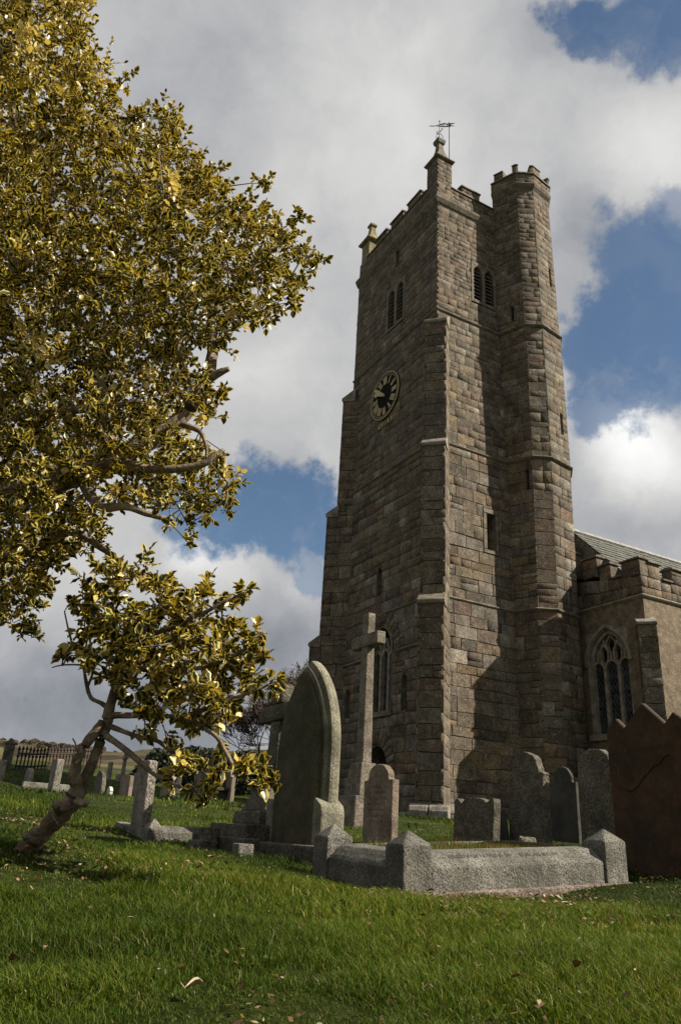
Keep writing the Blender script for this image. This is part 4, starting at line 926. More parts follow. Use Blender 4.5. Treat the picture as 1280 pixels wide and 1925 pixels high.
headstone((-5.831, 17.5, 1.06), .59, .145, .74, 'flat', M_SPECK, 'pale upright headstone below the iron railings, tallest there', rough=.01)
headstone((-7.677, 21.0, 1.33), .62, .135, .45, 'round', M_SPECK, 'short stubby headstone below the railings', rough=.01)
headstone((-8.374, 21.0, 1.42), .9, .08, .52, 'flat', M_SPECK, 'headstone cut off by the edge beside the gate post', rough=.01)
headstone((-4.102, 15.0, .86), .62, .075, .62, 'round', M_GREY, 'dark round topped headstone tilted just behind the leaning trunk', rough=.01, lean=(.12, .02))
headstone((-4.319, 18.0, 1.0), .80, .085, .58, 'flat', M_TAN, 'brown headstone tilted left behind the narrow leaning one', rough=.01, lean=(.14, .03))
headstone((-1.841, 16.0, .97), .60, .08, .72, 'ogee', M_TAN, 'pale headstone with ogee top beyond the drooping holly', rough=.005)
headstone((-3.103, 17.0, 1.03), .80, .105, .62, 'flat', M_SLATE, 'dark squat headstone with a lit edge under the holly', rough=.01)
headstone((-2.691, 20.0, 1.28), 1.0, .115, .95, 'round', M_GREY, 'wide dark headstone at the back near the hedge', rough=.01)
headstone((-2.5, 22.0, 1.44), .30, .1, .98, 'flat', M_TAN, 'slim pale headstone at the back near the hedge', rough=.01)
headstone((-4.989, 19.0, 1.15), .30, .075, .2, 'round', M_PALE, 'tiny white rounded marker stone', rough=.01)
headstone((-7.467, 28.0, 1.9), .40, .09, .62, 'flat', M_SPECK, 'distant pale pillar stone near the fields', rough=.01)
def cross_mb(P, w, d, h, za, zb, l, r, taper=.0):
    pass
headstone((-2.95, 15.6, .97), .62, .10, .66, 'round', M_SPECK, 'pale grey headstone just right of the narrow leaning one', rough=.01)
headstone((-5.2, 22.5, 1.3), .6, .12, .6, 'ogee', M_SPECK, 'pale shouldered headstone far behind the leaning trunk', rough=.006)
headstone((-3.6, 23.5, 1.4), .55, .12, .7, 'flat', M_TAN, 'square topped tan headstone far back before the hedge', rough=.006)
headstone((-6.6, 24.0, 1.5), .6, .12, .5, 'round', M_GREY, 'small grey rounded headstone in front of the railings end', rough=.008)
fk = thing('grave_kerb', (-7.0, 19.5, gz(-7.0, 19.5)), 'low pale kerb between the stubby and the tallest headstones', 'grave kerb')
mb = MB(); mb.box(np.array([-7.25, 19.6, gz(-7, 19.6)-.1]), E*1.3, Nn*.2, Zv*.27); obj('kerb_stone', mb, M_KERB, fk, bevel=.02)
# pedestal monument far back
pd = thing('pedestal_tomb', (-2.2, 16.0, .94), 'dark square pedestal with a thin cap under the holly', 'tomb')
mb = MB(); mb.box((-2.2, 16.0, .75), Nn*.55, E*.10+E*.3, Zv*.52); obj('pedestal', mb, M_SLATE, pd, bevel=.012)
mb = MB(); mb.box(np.array((-2.2, 16.0, 1.272))-Nn*.08-E*.05, Nn*.71, E*.5, Zv*.06); obj('cap', mb, M_SLATE, pd, bevel=.012)
mb = MB(); mb.box(np.array((-2.2, 16.0, 1.334))+Nn*.15+E*.1, Nn*.25, E*.2, Zv*.55); obj('shaft', mb, M_GREY, pd, bevel=.012)
def stone_cross(name, base, label, m, sw, st, h, arm, az0, az1, plinths, chamf=.0, taper=.02):
    c = np.array(base, float); th = thing(name, tuple(c), label, 'stone cross')
    def P(a, e, z): return c+Nn*a+E*e+Zv*z
    zb = plinths[-1][2]
    mb = MB(); hw, ht = sw/2, st/2
    mb.hexa([P(-hw-taper, -ht-taper*.6, zb), P(hw+taper, -ht-taper*.6, zb), P(hw+taper, ht+taper*.6, zb), P(-hw-taper, ht+taper*.6, zb), P(-hw, -ht, az0), P(hw, -ht, az0), P(hw, ht, az0), P(-hw, ht, az0)])
    mb.hexa([P(-hw, -ht, az1), P(hw, -ht, az1), P(hw, ht, az1), P(-hw, ht, az1), P(-hw, -ht, h), P(hw, -ht, h), P(hw, ht, h), P(-hw, ht, h)])
    obj('shaft', mb, m, th, bevel=.018+chamf*.5, seg=2)
    mb = MB(); mb.box(P(arm[0], -ht-.012, az0), Nn*(arm[1]-arm[0]), E*(st+.024), Zv*(az1-az0)); obj('cross_arm', mb, m, th, bevel=.018+chamf, seg=2)
    for w0, z0, z1, w1, e0 in plinths:
        mb = MB(); mb.hexa([P(-w0/2, -w0/2*e0, z0), P(w0/2, -w0/2*e0, z0), P(w0/2, w0/2*e0, z0), P(-w0/2, w0/2*e0, z0), P(-w1/2, -w1/2*e0, z1), P(w1/2, -w1/2*e0, z1), P(w1/2, w1/2*e0, z1), P(-w1/2, w1/2*e0, z1)]); obj('plinth_block', mb, m, th, bevel=.02)
    return th
def fixp(pl): return [(a, b, c, d, e) for a, b, c, d, e in pl]
c1 = np.array([.66, 12.5, 0])+Nn*.20+E*.03
z1_ = gz(c1[0], c1[1])
stone_cross('memorial_cross', (c1[0], c1[1], z1_), 'tall slender granite cross in front of the church tower', M_CROSS, .19, .14, 4.10-z1_, (-.42, .42), 3.52-z1_, 3.73-z1_, [(1.0, -.2, .28, .96, 1), (.72, .28, 1.66-z1_, .44, .75)][::1] if False else [(.62, -.2, .40, .58, 1), (.50, .40, 1.66-z1_, .34, .8)])
c2 = np.array([-.545, 7.9, 0])-Nn*.06+E*.05; z2_ = gz(c2[0], c2[1])
stone_cross('memorial_cross', (c2[0], c2[1], z2_), 'stout grave cross with chamfered arms on a stepped plinth', M_GREY, .23, .14, 1.97-z2_, (-.37, .40), 1.61-z2_, 1.78-z2_, [(.92, -.2, .20, .92, 1.0), (.66, .20, .74-z2_+.02, .62, .9), (.58, .76-z2_, .99-z2_, .34, .8)], chamf=.03)
c3 = np.array([-7.0, 28.0, 0]); z3_ = gz(c3[0], c3[1])
stone_cross('memorial_cross', (c3[0], c3[1], z3_), 'small distant pale cross near the fields', M_SPECK, .12, .1, 1.0, (-.2, .2), .7, .8, [(.4, -.2, .2, .36, 1)])
# the big kerbed grave
kg = thing('kerbed_grave', (.476, 4.8, .283), 'large granite kerbed grave with pyramid topped corner posts in the foreground', 'grave kerb')
KO = np.array([.476, 4.8, .283]); SL_E, SL_N = .055, .02
def KP(e, n, z): return KO+E*e+Nn*n+Zv*(z+SL_E*e+SL_N*n)
def post(e, n, s=.2, h=.275, ht=.085):
    mb = MB(); b = [(e, n), (e+s, n), (e+s, n+s), (e, n+s)]; vs_ = [KP(*q, -.2) for q in b]+[KP(*q, h) for q in b]+[KP(e+s/2, n+s/2, h+ht)]
    mb.add(vs_, [(3, 2, 1, 0), (0, 1, 5, 4), (1, 2, 6, 5), (2, 3, 7, 6), (3, 0, 4, 7), (4, 5, 8), (5, 6, 8), (6, 7, 8), (7, 4, 8)])
    obj('corner_post', mb, M_KERB, kg, bevel=.012)
for e, n in ((0, 0), (0, .92), (1.63, 0)): post(e, n)
mb = MB(); mb.hexa([KP(1.62, .80, -.1), KP(1.88, .76, -.1), KP(1.90, 1.0, -.1), KP(1.64, 1.02, -.1), KP(1.69, .87, .23), KP(1.80, .85, .27), KP(1.79, .93, .25), KP(1.71, .94, .28)]); obj('corner_post', mb, M_GREY, kg, bevel=.02)['label'] = 'broken dark rough corner post at the back'
def kerbstone(e0, e1, n0, n1, front):
    mb = MB()
    prof = [(0, -.05), (0, .15), (.09, .228), (.21, .238), (.21, -.05)]
    if front == 's': mb.prism([KP(e0, n0+d, z) for d, z in prof], KP(e1, n0, 0)-KP(e0, n0, 0))
    elif front == 'w': mb.prism([KP(e0+d, n0, z) for d, z in prof], KP(e0, n1, 0)-KP(e0, n0, 0))
    elif front == 'n': mb.prism([KP(e0, n1-d, z) for d, z in prof], KP(e1, n1, 0)-KP(e0, n1, 0))
    else: mb.prism([KP(e1-d, n0, z) for d, z in prof], KP(e1, n1, 0)-KP(e1, n0, 0))
    return obj('kerb_stone', mb, M_KERB, kg, bevel=.012)
ks = kerbstone(.205, 1.625, .015, 0, 's'); kw = kerbstone(.015, 0, .205, .915, 'w'); kerbstone(.205, 1.625, 0, 1.105, 'n'); kerbstone(0, 1.815, .205, .915, 'e')
mb = MB(); mb.box(KP(-.02, -.02, -.25), KP(1.86, -.02, 0)-KP(-.02, -.02, 0), KP(-.02, 1.14, 0)-KP(-.02, -.02, 0), Zv*.27); obj('plinth', mb, M_PINK, kg, bevel=.01)
mb = MB(); mb.box(KP(.2, .2, -.05), KP(1.65, .2, 0)-KP(.2, .2, 0), KP(.2, .92, 0)-KP(.2, .2, 0), Zv*.265); obj('grave_earth', mb, plain('mossy earth', (.07, .06, .03), .95, .1, 25, .5, bd=.03), kg)
# worn lead lettering, too weathered to read, on the sloping tops of two kerb stones
def worn(par, o0, along, upv, nrm, length, rows):
    mb = MB(); k = 0
    for r in range(rows):
        x = 0.0
        while x < length:
            if rng.random() < .14: x += .028; continue
            hgt = .026; b = o0+along*x+upv*(r*.042)+nrm*.0035
            for dx, sl in ((0, rng.uniform(-.006, .006)), (.011, rng.uniform(-.012, .012)))[:rng.choice((1, 2, 2))]:
                a = b+along*dx; mb.hexa([a, a+along*.0035, a+along*(.0035+sl)+upv*hgt, a+along*sl+upv*hgt]+[q+nrm*.002 for q in (a, a+along*.0035, a+along*(.0035+sl)+upv*hgt, a+along*sl+upv*hgt)])
            x += rng.uniform(.019, .026)
    obj('worn_lettering', mb, plain('dull lead letters', (.09, .09, .085), .7, .3, 20, .4), par)
up_s = (KP(1, .105, .228)-KP(1, .015, .15)); ls = np.linalg.norm(up_s); up_s /= ls; al = KP(1, 0, 0)-KP(0, 0, 0); al /= np.linalg.norm(al); nr = np.cross(al, up_s); nr = nr if nr[2] > 0 else -nr
worn(ks, KP(.38, .015, .15)+up_s*.07, al, up_s, nr, .9, 1)
up_w = (KP(.105, .6, .228)-KP(.015, .6, .15)); up_w /= np.linalg.norm(up_w); alw = -(KP(0, 1, 0)-KP(0, 0, 0)); alw /= np.linalg.norm(alw); nw = np.cross(alw, up_w); nw = nw if nw[2] > 0 else -nw
worn(kw, KP(.015, .86, .15)+up_w*.03, alw, up_w, nw, .62, 2)
# the low kerbs left of the Gothic stone
lk = thing('grave_kerb', (-1.2, 7.6, .43), 'low pale granite kerb with a small pyramid post beside the narrow leaning headstone', 'grave kerb')
A_ = np.array([-1.60, 7.62, 0.0])
def GA(e, n, z): p = A_+E*e+Nn*n; return np.array([p[0], p[1], gz(p[0], p[1])+z])
mb = MB(); b = [(0, 0), (.15, 0), (.15, .15), (0, .15)]; mb.add([GA(*q, -.15) for q in b]+[GA(*q, .11) for q in b]+[GA(.075, .075, .2)], [(3, 2, 1, 0), (0, 1, 5, 4), (1, 2, 6, 5), (2, 3, 7, 6), (3, 0, 4, 7), (4, 5, 8), (5, 6, 8), (6, 7, 8), (7, 4, 8)]); obj('corner_post', mb, M_KERB, lk, bevel=.01)
mb = MB(); mb.prism([GA(.155, d, z) for d, z in ((.02, -.15), (.02, .08), (.08, .12), (.15, .12), (.15, -.15))], GA(.98, 0, 0)-GA(.155, 0, 0)); obj('kerb_stone', mb, M_KERB, lk, bevel=.01)
mb = MB(); mb.box(GA(.0, .155, -.15), GA(0, 1.2, 0)-GA(0, .155, 0), E*.13, Zv*.22); obj('kerb_stone', mb, M_KERB, lk, bevel=.01)
lk2 = thing('grave_kerb', (-.9, 7.2, .42), 'dark low kerb with a stub post and small lit end block', 'grave kerb')
c = np.array([-.98, 7.25, gz(-.98, 7.25)])
mb = MB(); mb.prism([c+E*(.1*math.cos(t))+Nn*(.1*math.sin(t))-Zv*.15 for t in np.linspace(0, 2*math.pi, 7)[:-1]], Zv*.36); obj('stub_post', mb, M_GREY, lk2, bevel=.015)
def DK(px, py, l, d, h, nm, m=M_GREY):
    mb = MB(); mb.box(np.array([px, py, gz(px, py)-.15]), Nn*l, E*d, Zv*(.15+h)); obj(nm, mb, m, lk2, bevel=.012)
DK(-.62, 6.72, .88, .14, .15, 'kerb_stone'); DK(-1.02, 7.0, .3, .14, .09, 'kerb_stone'); DK(-.64, 6.5, .14, .13, .11, 'end_block', M_KERB)
# ------------------------------------------------------------------ railings and gate post
f0 = np.array([-10.34, 27.0]); f1 = np.array([-9.1, 32.5]); fl = thing('iron_railing', (f0[0], f0[1], gz(*f0)), 'dark rusty spear topped iron railings along the churchyard edge', 'railing')
nb = 27; pm = None
fz = lambda t: gz(*(f0+(f1-f0)*t))
for i in range(nb):
    t = i/(nb-1); p = f0+(f1-f0)*t; z = fz(t)
    if pm is None:
        mb = MB(); q = np.array([p[0], p[1], z]); mb.tube([q-Zv*.1, q+Zv*.62], .028, 5); mb.tube([q+Zv*.60, q+Zv*.66, q+Zv*.78], [.02, .06, .004], 5); mb.tube([q+Zv*.40, q+Zv*.47], .05, 5)
        pm = obj('railing_bar', mb, M_RUST, fl); q0 = q
    else:
        o = pm.copy(); scene.collection.objects.link(o); o.parent = fl; o.location = tuple(np.array([p[0], p[1], z])-q0)
for zz in (.12, .52):
    mb = MB(); mb.tube([np.array([*(f0+(f1-f0)*t), fz(t)+zz]) for t in np.linspace(0, 1, 8)], .03, 5); obj('rail', mb, M_RUST, fl)
gp = MB(); b = np.array([-10.62, 26.5, gz(-10.62, 26.5)-.2]); gp.box(b, E*.30, Nn*.30, Zv*1.0); gp.prism([b+Zv*1.0+E*a+Nn*c for a, c in ((-.03, -.03), (.33, -.03), (.33, .33), (-.03, .33))], Zv*.07); gp.tube([b+Zv*1.06+E*.15+Nn*.15, b+Zv*1.2+E*.15+Nn*.15], [.11, .05], 6)
tag(obj('gate_post', gp, M_GREY, None, bevel=.01), 'square stone gate post at the end of the iron railings', 'gate post')

# ------------------------------------------------------------------ hedge, far wood, bare trees
def leafcloud(name, centers, radii, count, size, m, parent=None, seed=1, flat=1.0):
    r = np.random.default_rng(seed); C = np.array(centers); Rd = np.array(radii); k = r.integers(0, len(C), count)
    d = r.normal(size=(count, 3)); d /= np.linalg.norm(d, axis=1)[:, None]; p = C[k]+d*(Rd[k]*r.uniform(.55, 1.0, count)**.5)[:, None]*np.array([1, 1, flat])
    a = r.normal(size=(count, 3)); a /= np.linalg.norm(a, axis=1)[:, None]; b = np.cross(a, r.normal(size=(count, 3))); b /= np.linalg.norm(b, axis=1)[:, None]
    s = size*r.uniform(.6, 1.3, count)[:, None]; V = np.stack([p-a*s, p+b*s*.5, p+a*s, p-b*s*.5], 1).reshape(-1, 3)
    T = np.arange(count*4).reshape(-1, 4)
    return raw(name, V, T, m, parent)
M_HEDGE = plain('dark evergreen leaves', (.022, .032, .014), .7, .3, 3, .5)
M_WOOD = plain('winter wood canopy', (.075, .062, .042), .95, .1, .1, .4)
hc = [(-5.5+i*.42, 30+.6*math.sin(i*1.7), gz(-5.5+i*.42, 30)+.5+.35*math.sin(i*2.3)) for i in range(13)]
hg = thing('hedge', (-3, 30, gz(-3, 30)), 'dark evergreen hedge behind the back row of graves', 'hedge')
leafcloud('foliage', hc, [.75]*13, 9000, .10, M_HEDGE, hg, 3)['kind'] = 'stuff'
bs = thing('evergreen_bush', (-6.3, 29, gz(-6.3, 29)), 'dark evergreen bush behind the leaning holly trunk', 'bush')
leafcloud('foliage', [(-6.4, 29, 2.2), (-6.1, 29.2, 2.7), (-6.6, 29, 1.9)], [.5, .45, .5], 3500, .08, M_HEDGE, bs, 4)['kind'] = 'stuff'
mb = MB(); mb.tube([(-6.35, 29, 1.6), (-6.3, 29, 2.4)], [.07, .04], 6); obj('stem', mb, M_BARE, bs)
wc, wr = [], []
for i in range(900):
    a = R_(rng.uniform(-35, 6)); r = rng.uniform(330, 395); x, y = r*math.sin(a), r*math.cos(a)
    if math.degrees(a) < -15.5 or rng.random() < .18: wc.append((x, y, float(hill(np.array([x]), np.array([y]))[0])+.5)); wr.append(rng.uniform(.9, 2.0))
fw = leafcloud('far_wood', wc, wr, 120000, .42, M_WOOD, None, 5); tag(fw, 'far brown winter wood along the hill crest', kind='stuff')
def bare_tree(name, base, height, seed, label, spread=.55, dense=7):
    r = random.Random(seed); th = thing(name, tuple(base), label, 'tree', 'bare winter trees behind the graves'); tr, crn = MB(), MB()
    def grow_(p, d, l, rad, lev):
        d = d/np.linalg.norm(d); pts = [p]; rads = [rad]; q = p.copy(); n = 3
        for i in range(n):
            d = d+np.array([r.gauss(0, .14), r.gauss(0, .14), r.gauss(.03, .09)]); d /= np.linalg.norm(d); q = q+d*l/n; pts.append(q); rads.append(max(.015, rad*(1-.4*(i+1)/n)))
        (tr if lev < 2 else crn).tube(pts, rads, 6 if lev < 2 else (4 if lev < 4 else 3), cap=False)
        if lev >= dense: return
        kids = 3
        for k in range(kids):
            nd = d+np.array([r.gauss(0, spread), r.gauss(0, spread), r.gauss(.12, .35)]); st = pts[-1] if k == 0 else pts[r.choice((2, 3))]
            grow_(st, nd, l*r.uniform(.66, .9), rads[-1]*(.75 if k else .9), lev+1)
    grow_(np.array(base, float)-np.array([0, 0, .2]), np.array([0, 0, 1.0]), height*.27, height*.022, 0)
    obj('trunk', tr, M_BARE, th); cr_ = obj('crown', crn, M_BARE, th); cr_['kind'] = 'stuff'
bare_tree('bare_tree', (-1.6, 36, gz(-1.6, 36)), 6.3, 3, 'bare winter tree rising between the stout cross and the tower')
bare_tree('bare_tree', (-3.4, 38, gz(-3.4, 38)), 5.0, 8, 'bare winter tree spreading left of the stout cross')
bare_tree('bare_tree', (-.4, 41, gz(-.4, 40)), 7.0, 21, 'bare winter tree hidden partly behind the tall Gothic headstone')

# ------------------------------------------------------------------ golden hollies
LW = [(.0, .0), (.18, .21), (.42, .31), (.68, .27), (.88, .12), (1.0, 0.0)]
def leaf_template(wav):
    V, U = [], []
    for i, (t, w) in enumerate(LW):
        zc = -.14*(t-.3)**2+.02
        if w == 0: V.append((0, t, zc)); U.append((0, t)); continue
        e = .09+wav*(1 if i % 2 else -1)
        V += [(-w, t-.03, zc+e), (0, t, zc), (w, t-.03, zc+e*.9)]; U += [(-1, t), (0, t), (1, t)]
    T = [(0, 2, 1), (0, 3, 2)]
    for i in range(3):
        a = 1+3*i; T += [(a, a+1, a+4), (a, a+4, a+3), (a+1, a+2, a+5), (a+1, a+5, a+4)]
    T += [(10, 11, 13), (11, 12, 13)]
    return np.array(V), np.array(U), np.array(T)
TV, TU, TT = leaf_template(.045)
def mat_leaf():
    m, b = mat('variegated golden holly leaf', .33, .4)
    at = attr('leafuv').outputs['Vector']; s = N_('ShaderNodeSeparateXYZ'); L_(at, s.inputs[0]); co = posco()
    e = math_('ABSOLUTE', s.outputs[0]); tipd = smooth(s.outputs[1], .72, 1.0); e = math_('MAXIMUM', e, tipd)
    e = math_('ADD', e, math_('MULTIPLY', math_('SUBTRACT', noise(co, 55, 3, .6), .5), .55))
    rn = s.outputs[2]; thr = math_('SUBTRACT', .72, math_('MULTIPLY', rn, .40)); thr = math_('SUBTRACT', thr, math_('MULTIPLY', math_('GREATER_THAN', rn, .93), 2.0))
    f = smooth(math_('SUBTRACT', e, thr), -.06, .06)
    gold = mixc(smooth(noise(co, 7, 3, .6), .35, .65), (.43, .325, .045), (.58, .46, .13)); gold = mixc(math_('GREATER_THAN', rn, .97), gold, (.74, .62, .30))
    grn = mixc(smooth(noise(co, 30, 3, .5), .4, .6), (.010, .019, .007), (.036, .052, .013))
    c = mixc(f, grn, gold); L_(c, b.inputs['Base Color'])
    tr = N_('ShaderNodeBsdfTranslucent'); L_(mixc(1.0, c, (.95, .85, .35), 'MULTIPLY'), tr.inputs['Color'])
    ms = N_('ShaderNodeMixShader'); ms.inputs[0].default_value = .30; L_(b.outputs[0], ms.inputs[1]); L_(tr.outputs[0], ms.inputs[2]); L_(ms.outputs[0], nt.nodes['Material Output'].inputs['Surface'])
    return m
M_LEAF = mat_leaf()
def holly(name, loc, label, limbs, blobs, size, per, seed, twigr=.0022, offdens=.45):
    r = np.random.default_rng(seed); th = thing(name, loc, label, 'tree')
    wood = MB(); nodes = []
    for li, lb in enumerate(limbs):
        P = np.array([p[:3] for p in lb]); rad = np.array([p[3] for p in lb])
        # smooth resample of the limb with a little wander
        n = len(P); ts = np.linspace(0, n-1, (n-1)*4+1); Q_ = []
        for t in ts:
            i = min(int(t), n-2); f = t-i; p0, p1, p2, p3 = P[max(i-1, 0)], P[i], P[i+1], P[min(i+2, n-1)]
            Q_.append(.5*((2*p1)+(-p0+p2)*f+(2*p0-5*p1+4*p2-p3)*f*f+(-p0+3*p1-3*p2+p3)*f**3))
        Q_ = np.array(Q_); rr_ = np.interp(ts, np.arange(n), rad); Q_[1:-1] += r.normal(0, 1, (len(Q_)-2, 3))*rr_[1:-1, None]*.045
        rr_ = rr_*(1+r.normal(0, .05, len(rr_)))
        wood.tube(Q_, list(rr_), 10 if rr_[0] > .03 else 6); nodes += [q for q in Q_]
    if name == 'golden_holly' and seed == 37:
        for k in range(16):
            c = np.array(limbs[0][min(6, 2+k % 5)][:3])+r.normal(0, .02, 3); d = np.array([r.normal(), -1.2, r.normal()*.6]); d /= np.linalg.norm(d); R0 = limbs[0][2][3]
            wood.tube([c, c+d*R0*.95, c+d*R0*1.18], [R0*.55, R0*.38, R0*.12], 7)
    trunk = obj('trunk', wood, M_BARK, th, smoothed=True)
    nodes = np.array(nodes); B = np.array(blobs); br = MB(); todo = list(range(len(B)))
    D = np.linalg.norm(B[:, None, :3]-nodes[None], axis=2); best = D.argmin(1); bd = D.min(1)
    nodes = list(nodes)
    while todo:
        i = min(todo, key=lambda k: bd[k]); todo.remove(i); a = nodes[best[i]]; c = B[i, :3]; mid = (a+c)/2+r.normal(0, .03, 3)*max(.3, bd[i]); L = np.linalg.norm(c-a)
        br.tube([a, mid, c], [.004+.006*min(1, L), .0035+.003*min(1, L), .003], 4, cap=False)
        nodes.append(c); k = len(nodes)-1
        for t in todo:
            d_ = np.linalg.norm(B[t, :3]-c)*1.02
            if d_ < bd[t]: bd[t] = d_; best[t] = k
    # leafy twigs
    pos, dirs_, tw, rnd = [], [], [], []
    w = (B[:, :3]-EYE)@cF; px = 640+1431*((B[:, :3]-EYE)@cR)/w; py = 962-1431*((B[:, :3]-EYE)@cU)/w
    for bi, (x, y, z, rad) in enumerate(B):
        c = np.array([x, y, z]); off = px[bi] < -30 or py[bi] < -30
        n_t = max(3, int(per*(rad/.2)**1.5*(offdens if off else 1.0)))
        gold = .25*max(0, r.normal(0, .6)); cream = r.random() < .06
        for _ in range(n_t):
            d = r.normal(size=3); d[2] = d[2]*.8+.25; d /= np.linalg.norm(d); L = rad*r.uniform(.5, 1.3); s0 = c+r.normal(0, .25, 3)*rad
            end = s0+d*L; tw.append((s0, end)); nl = r.integers(6, 10); a0 = r.uniform(0, 6.28)
            u_ = np.cross(d, (0, 0, 1.0)); u_ /= np.linalg.norm(u_)+1e-6; v_ = np.cross(d, u_)
            for k in range(nl):
                f = .25+.75*(k+.5)/nl; a0 += 2.4; rad_ = u_*math.cos(a0)+v_*math.sin(a0); ld = d*r.uniform(.35, .9)+rad_*.9
                if k == nl-1: ld = d+rad_*.3
                pos.append(s0+(end-s0)*f); dirs_.append(ld/np.linalg.norm(ld)); q = r.random()*.9+gold
                rnd.append(.985 if (cream and r.random() < .8) else min(.96, q))
    pos = np.array(pos); dv = np.array(dirs_); rnd = np.array(rnd); n = len(pos)
    up_ = np.tile(np.array([0, 0, 1.0]), (n, 1))+r.normal(0, .55, (n, 3)); xa = np.cross(dv, up_); xa /= np.linalg.norm(xa, axis=1)[:, None]+1e-6; za = np.cross(xa, dv); S = size*r.uniform(.5, 1.25, n)
    curl = r.uniform(.6, 1.8, n)
    tmpl = TV[None]*np.stack([np.ones(n), np.ones(n), curl], -1)[:, None, :]
    V = pos[:, None]+S[:, None, None]*(tmpl[..., 0:1]*xa[:, None]+tmpl[..., 1:2]*dv[:, None]+tmpl[..., 2:3]*za[:, None])
    A = np.concatenate([np.tile(TU[None], (n, 1, 1)), np.tile(rnd[:, None, None], (1, len(TU), 1))], -1)
    # the 300 leaves that show largest stay single
    c = V.mean(1)-EYE; dist = np.linalg.norm(c, axis=1); nrm = np.abs((za*c).sum(1))/dist; wz = c@cF; px = 640+1431*(c@cR)/wz; py = 962-1431*(c@cU)/wz
    sc = S**2*(nrm+.1)/dist**2*((px > 5) & (px < 1275) & (py > 5) & (py < 1600))*(dist < np.percentile(dist[(px > 0) & (py > 0)], 35))
    order = np.argsort(-sc); big = order[:300]; keep = np.ones(n, bool); keep[big] = False
    org = ROOT[th.name]
    variants = {}
    for i in big:
        key = int(rnd[i]*8)
        if key not in variants:
            me = bpy.data.meshes.new('leaf'); me.from_pydata([tuple(v) for v in TV*np.array([1, 1, 1.2])], [], [tuple(t) for t in TT]); me.polygons.foreach_set('use_smooth', [True]*len(TT)); me.materials.append(M_LEAF)
            a_ = me.attributes.new('leafuv', 'FLOAT_VECTOR', 'POINT'); a_.data.foreach_set('vector', np.concatenate([TU, np.full((len(TU), 1), rnd[i])], 1).astype(np.float32).ravel()); variants[key] = me
        o = bpy.data.objects.new('leaf', variants[key]); scene.collection.objects.link(o); o.parent = th; p = pos[i]-org; s = S[i]
        o.matrix_local = Matrix(((xa[i][0]*s, dv[i][0]*s, za[i][0]*s, p[0]), (xa[i][1]*s, dv[i][1]*s, za[i][1]*s, p[1]), (xa[i][2]*s, dv[i][2]*s, za[i][2]*s, p[2]), (0, 0, 0, 1)))
    Vk = V[keep].reshape(-1, 3); nk = keep.sum(); T = (TT[None]+len(TU)*np.arange(nk)[:, None, None]).reshape(-1, 3)
    fo = raw('foliage', Vk, T, M_LEAF, th, {'leafuv': ('FLOAT_VECTOR', A[keep].reshape(-1, 3))}); fo['kind'] = 'stuff'
    for s0, e0 in tw: br.tube([s0, (s0+e0)/2+r.normal(0, .006, 3), e0], [twigr*1.3, twigr, twigr*.6], 3, cap=False)
    b_ = obj('branches', br, M_BARK, th); b_['kind'] = 'stuff'
    print(name, 'leaves', n)
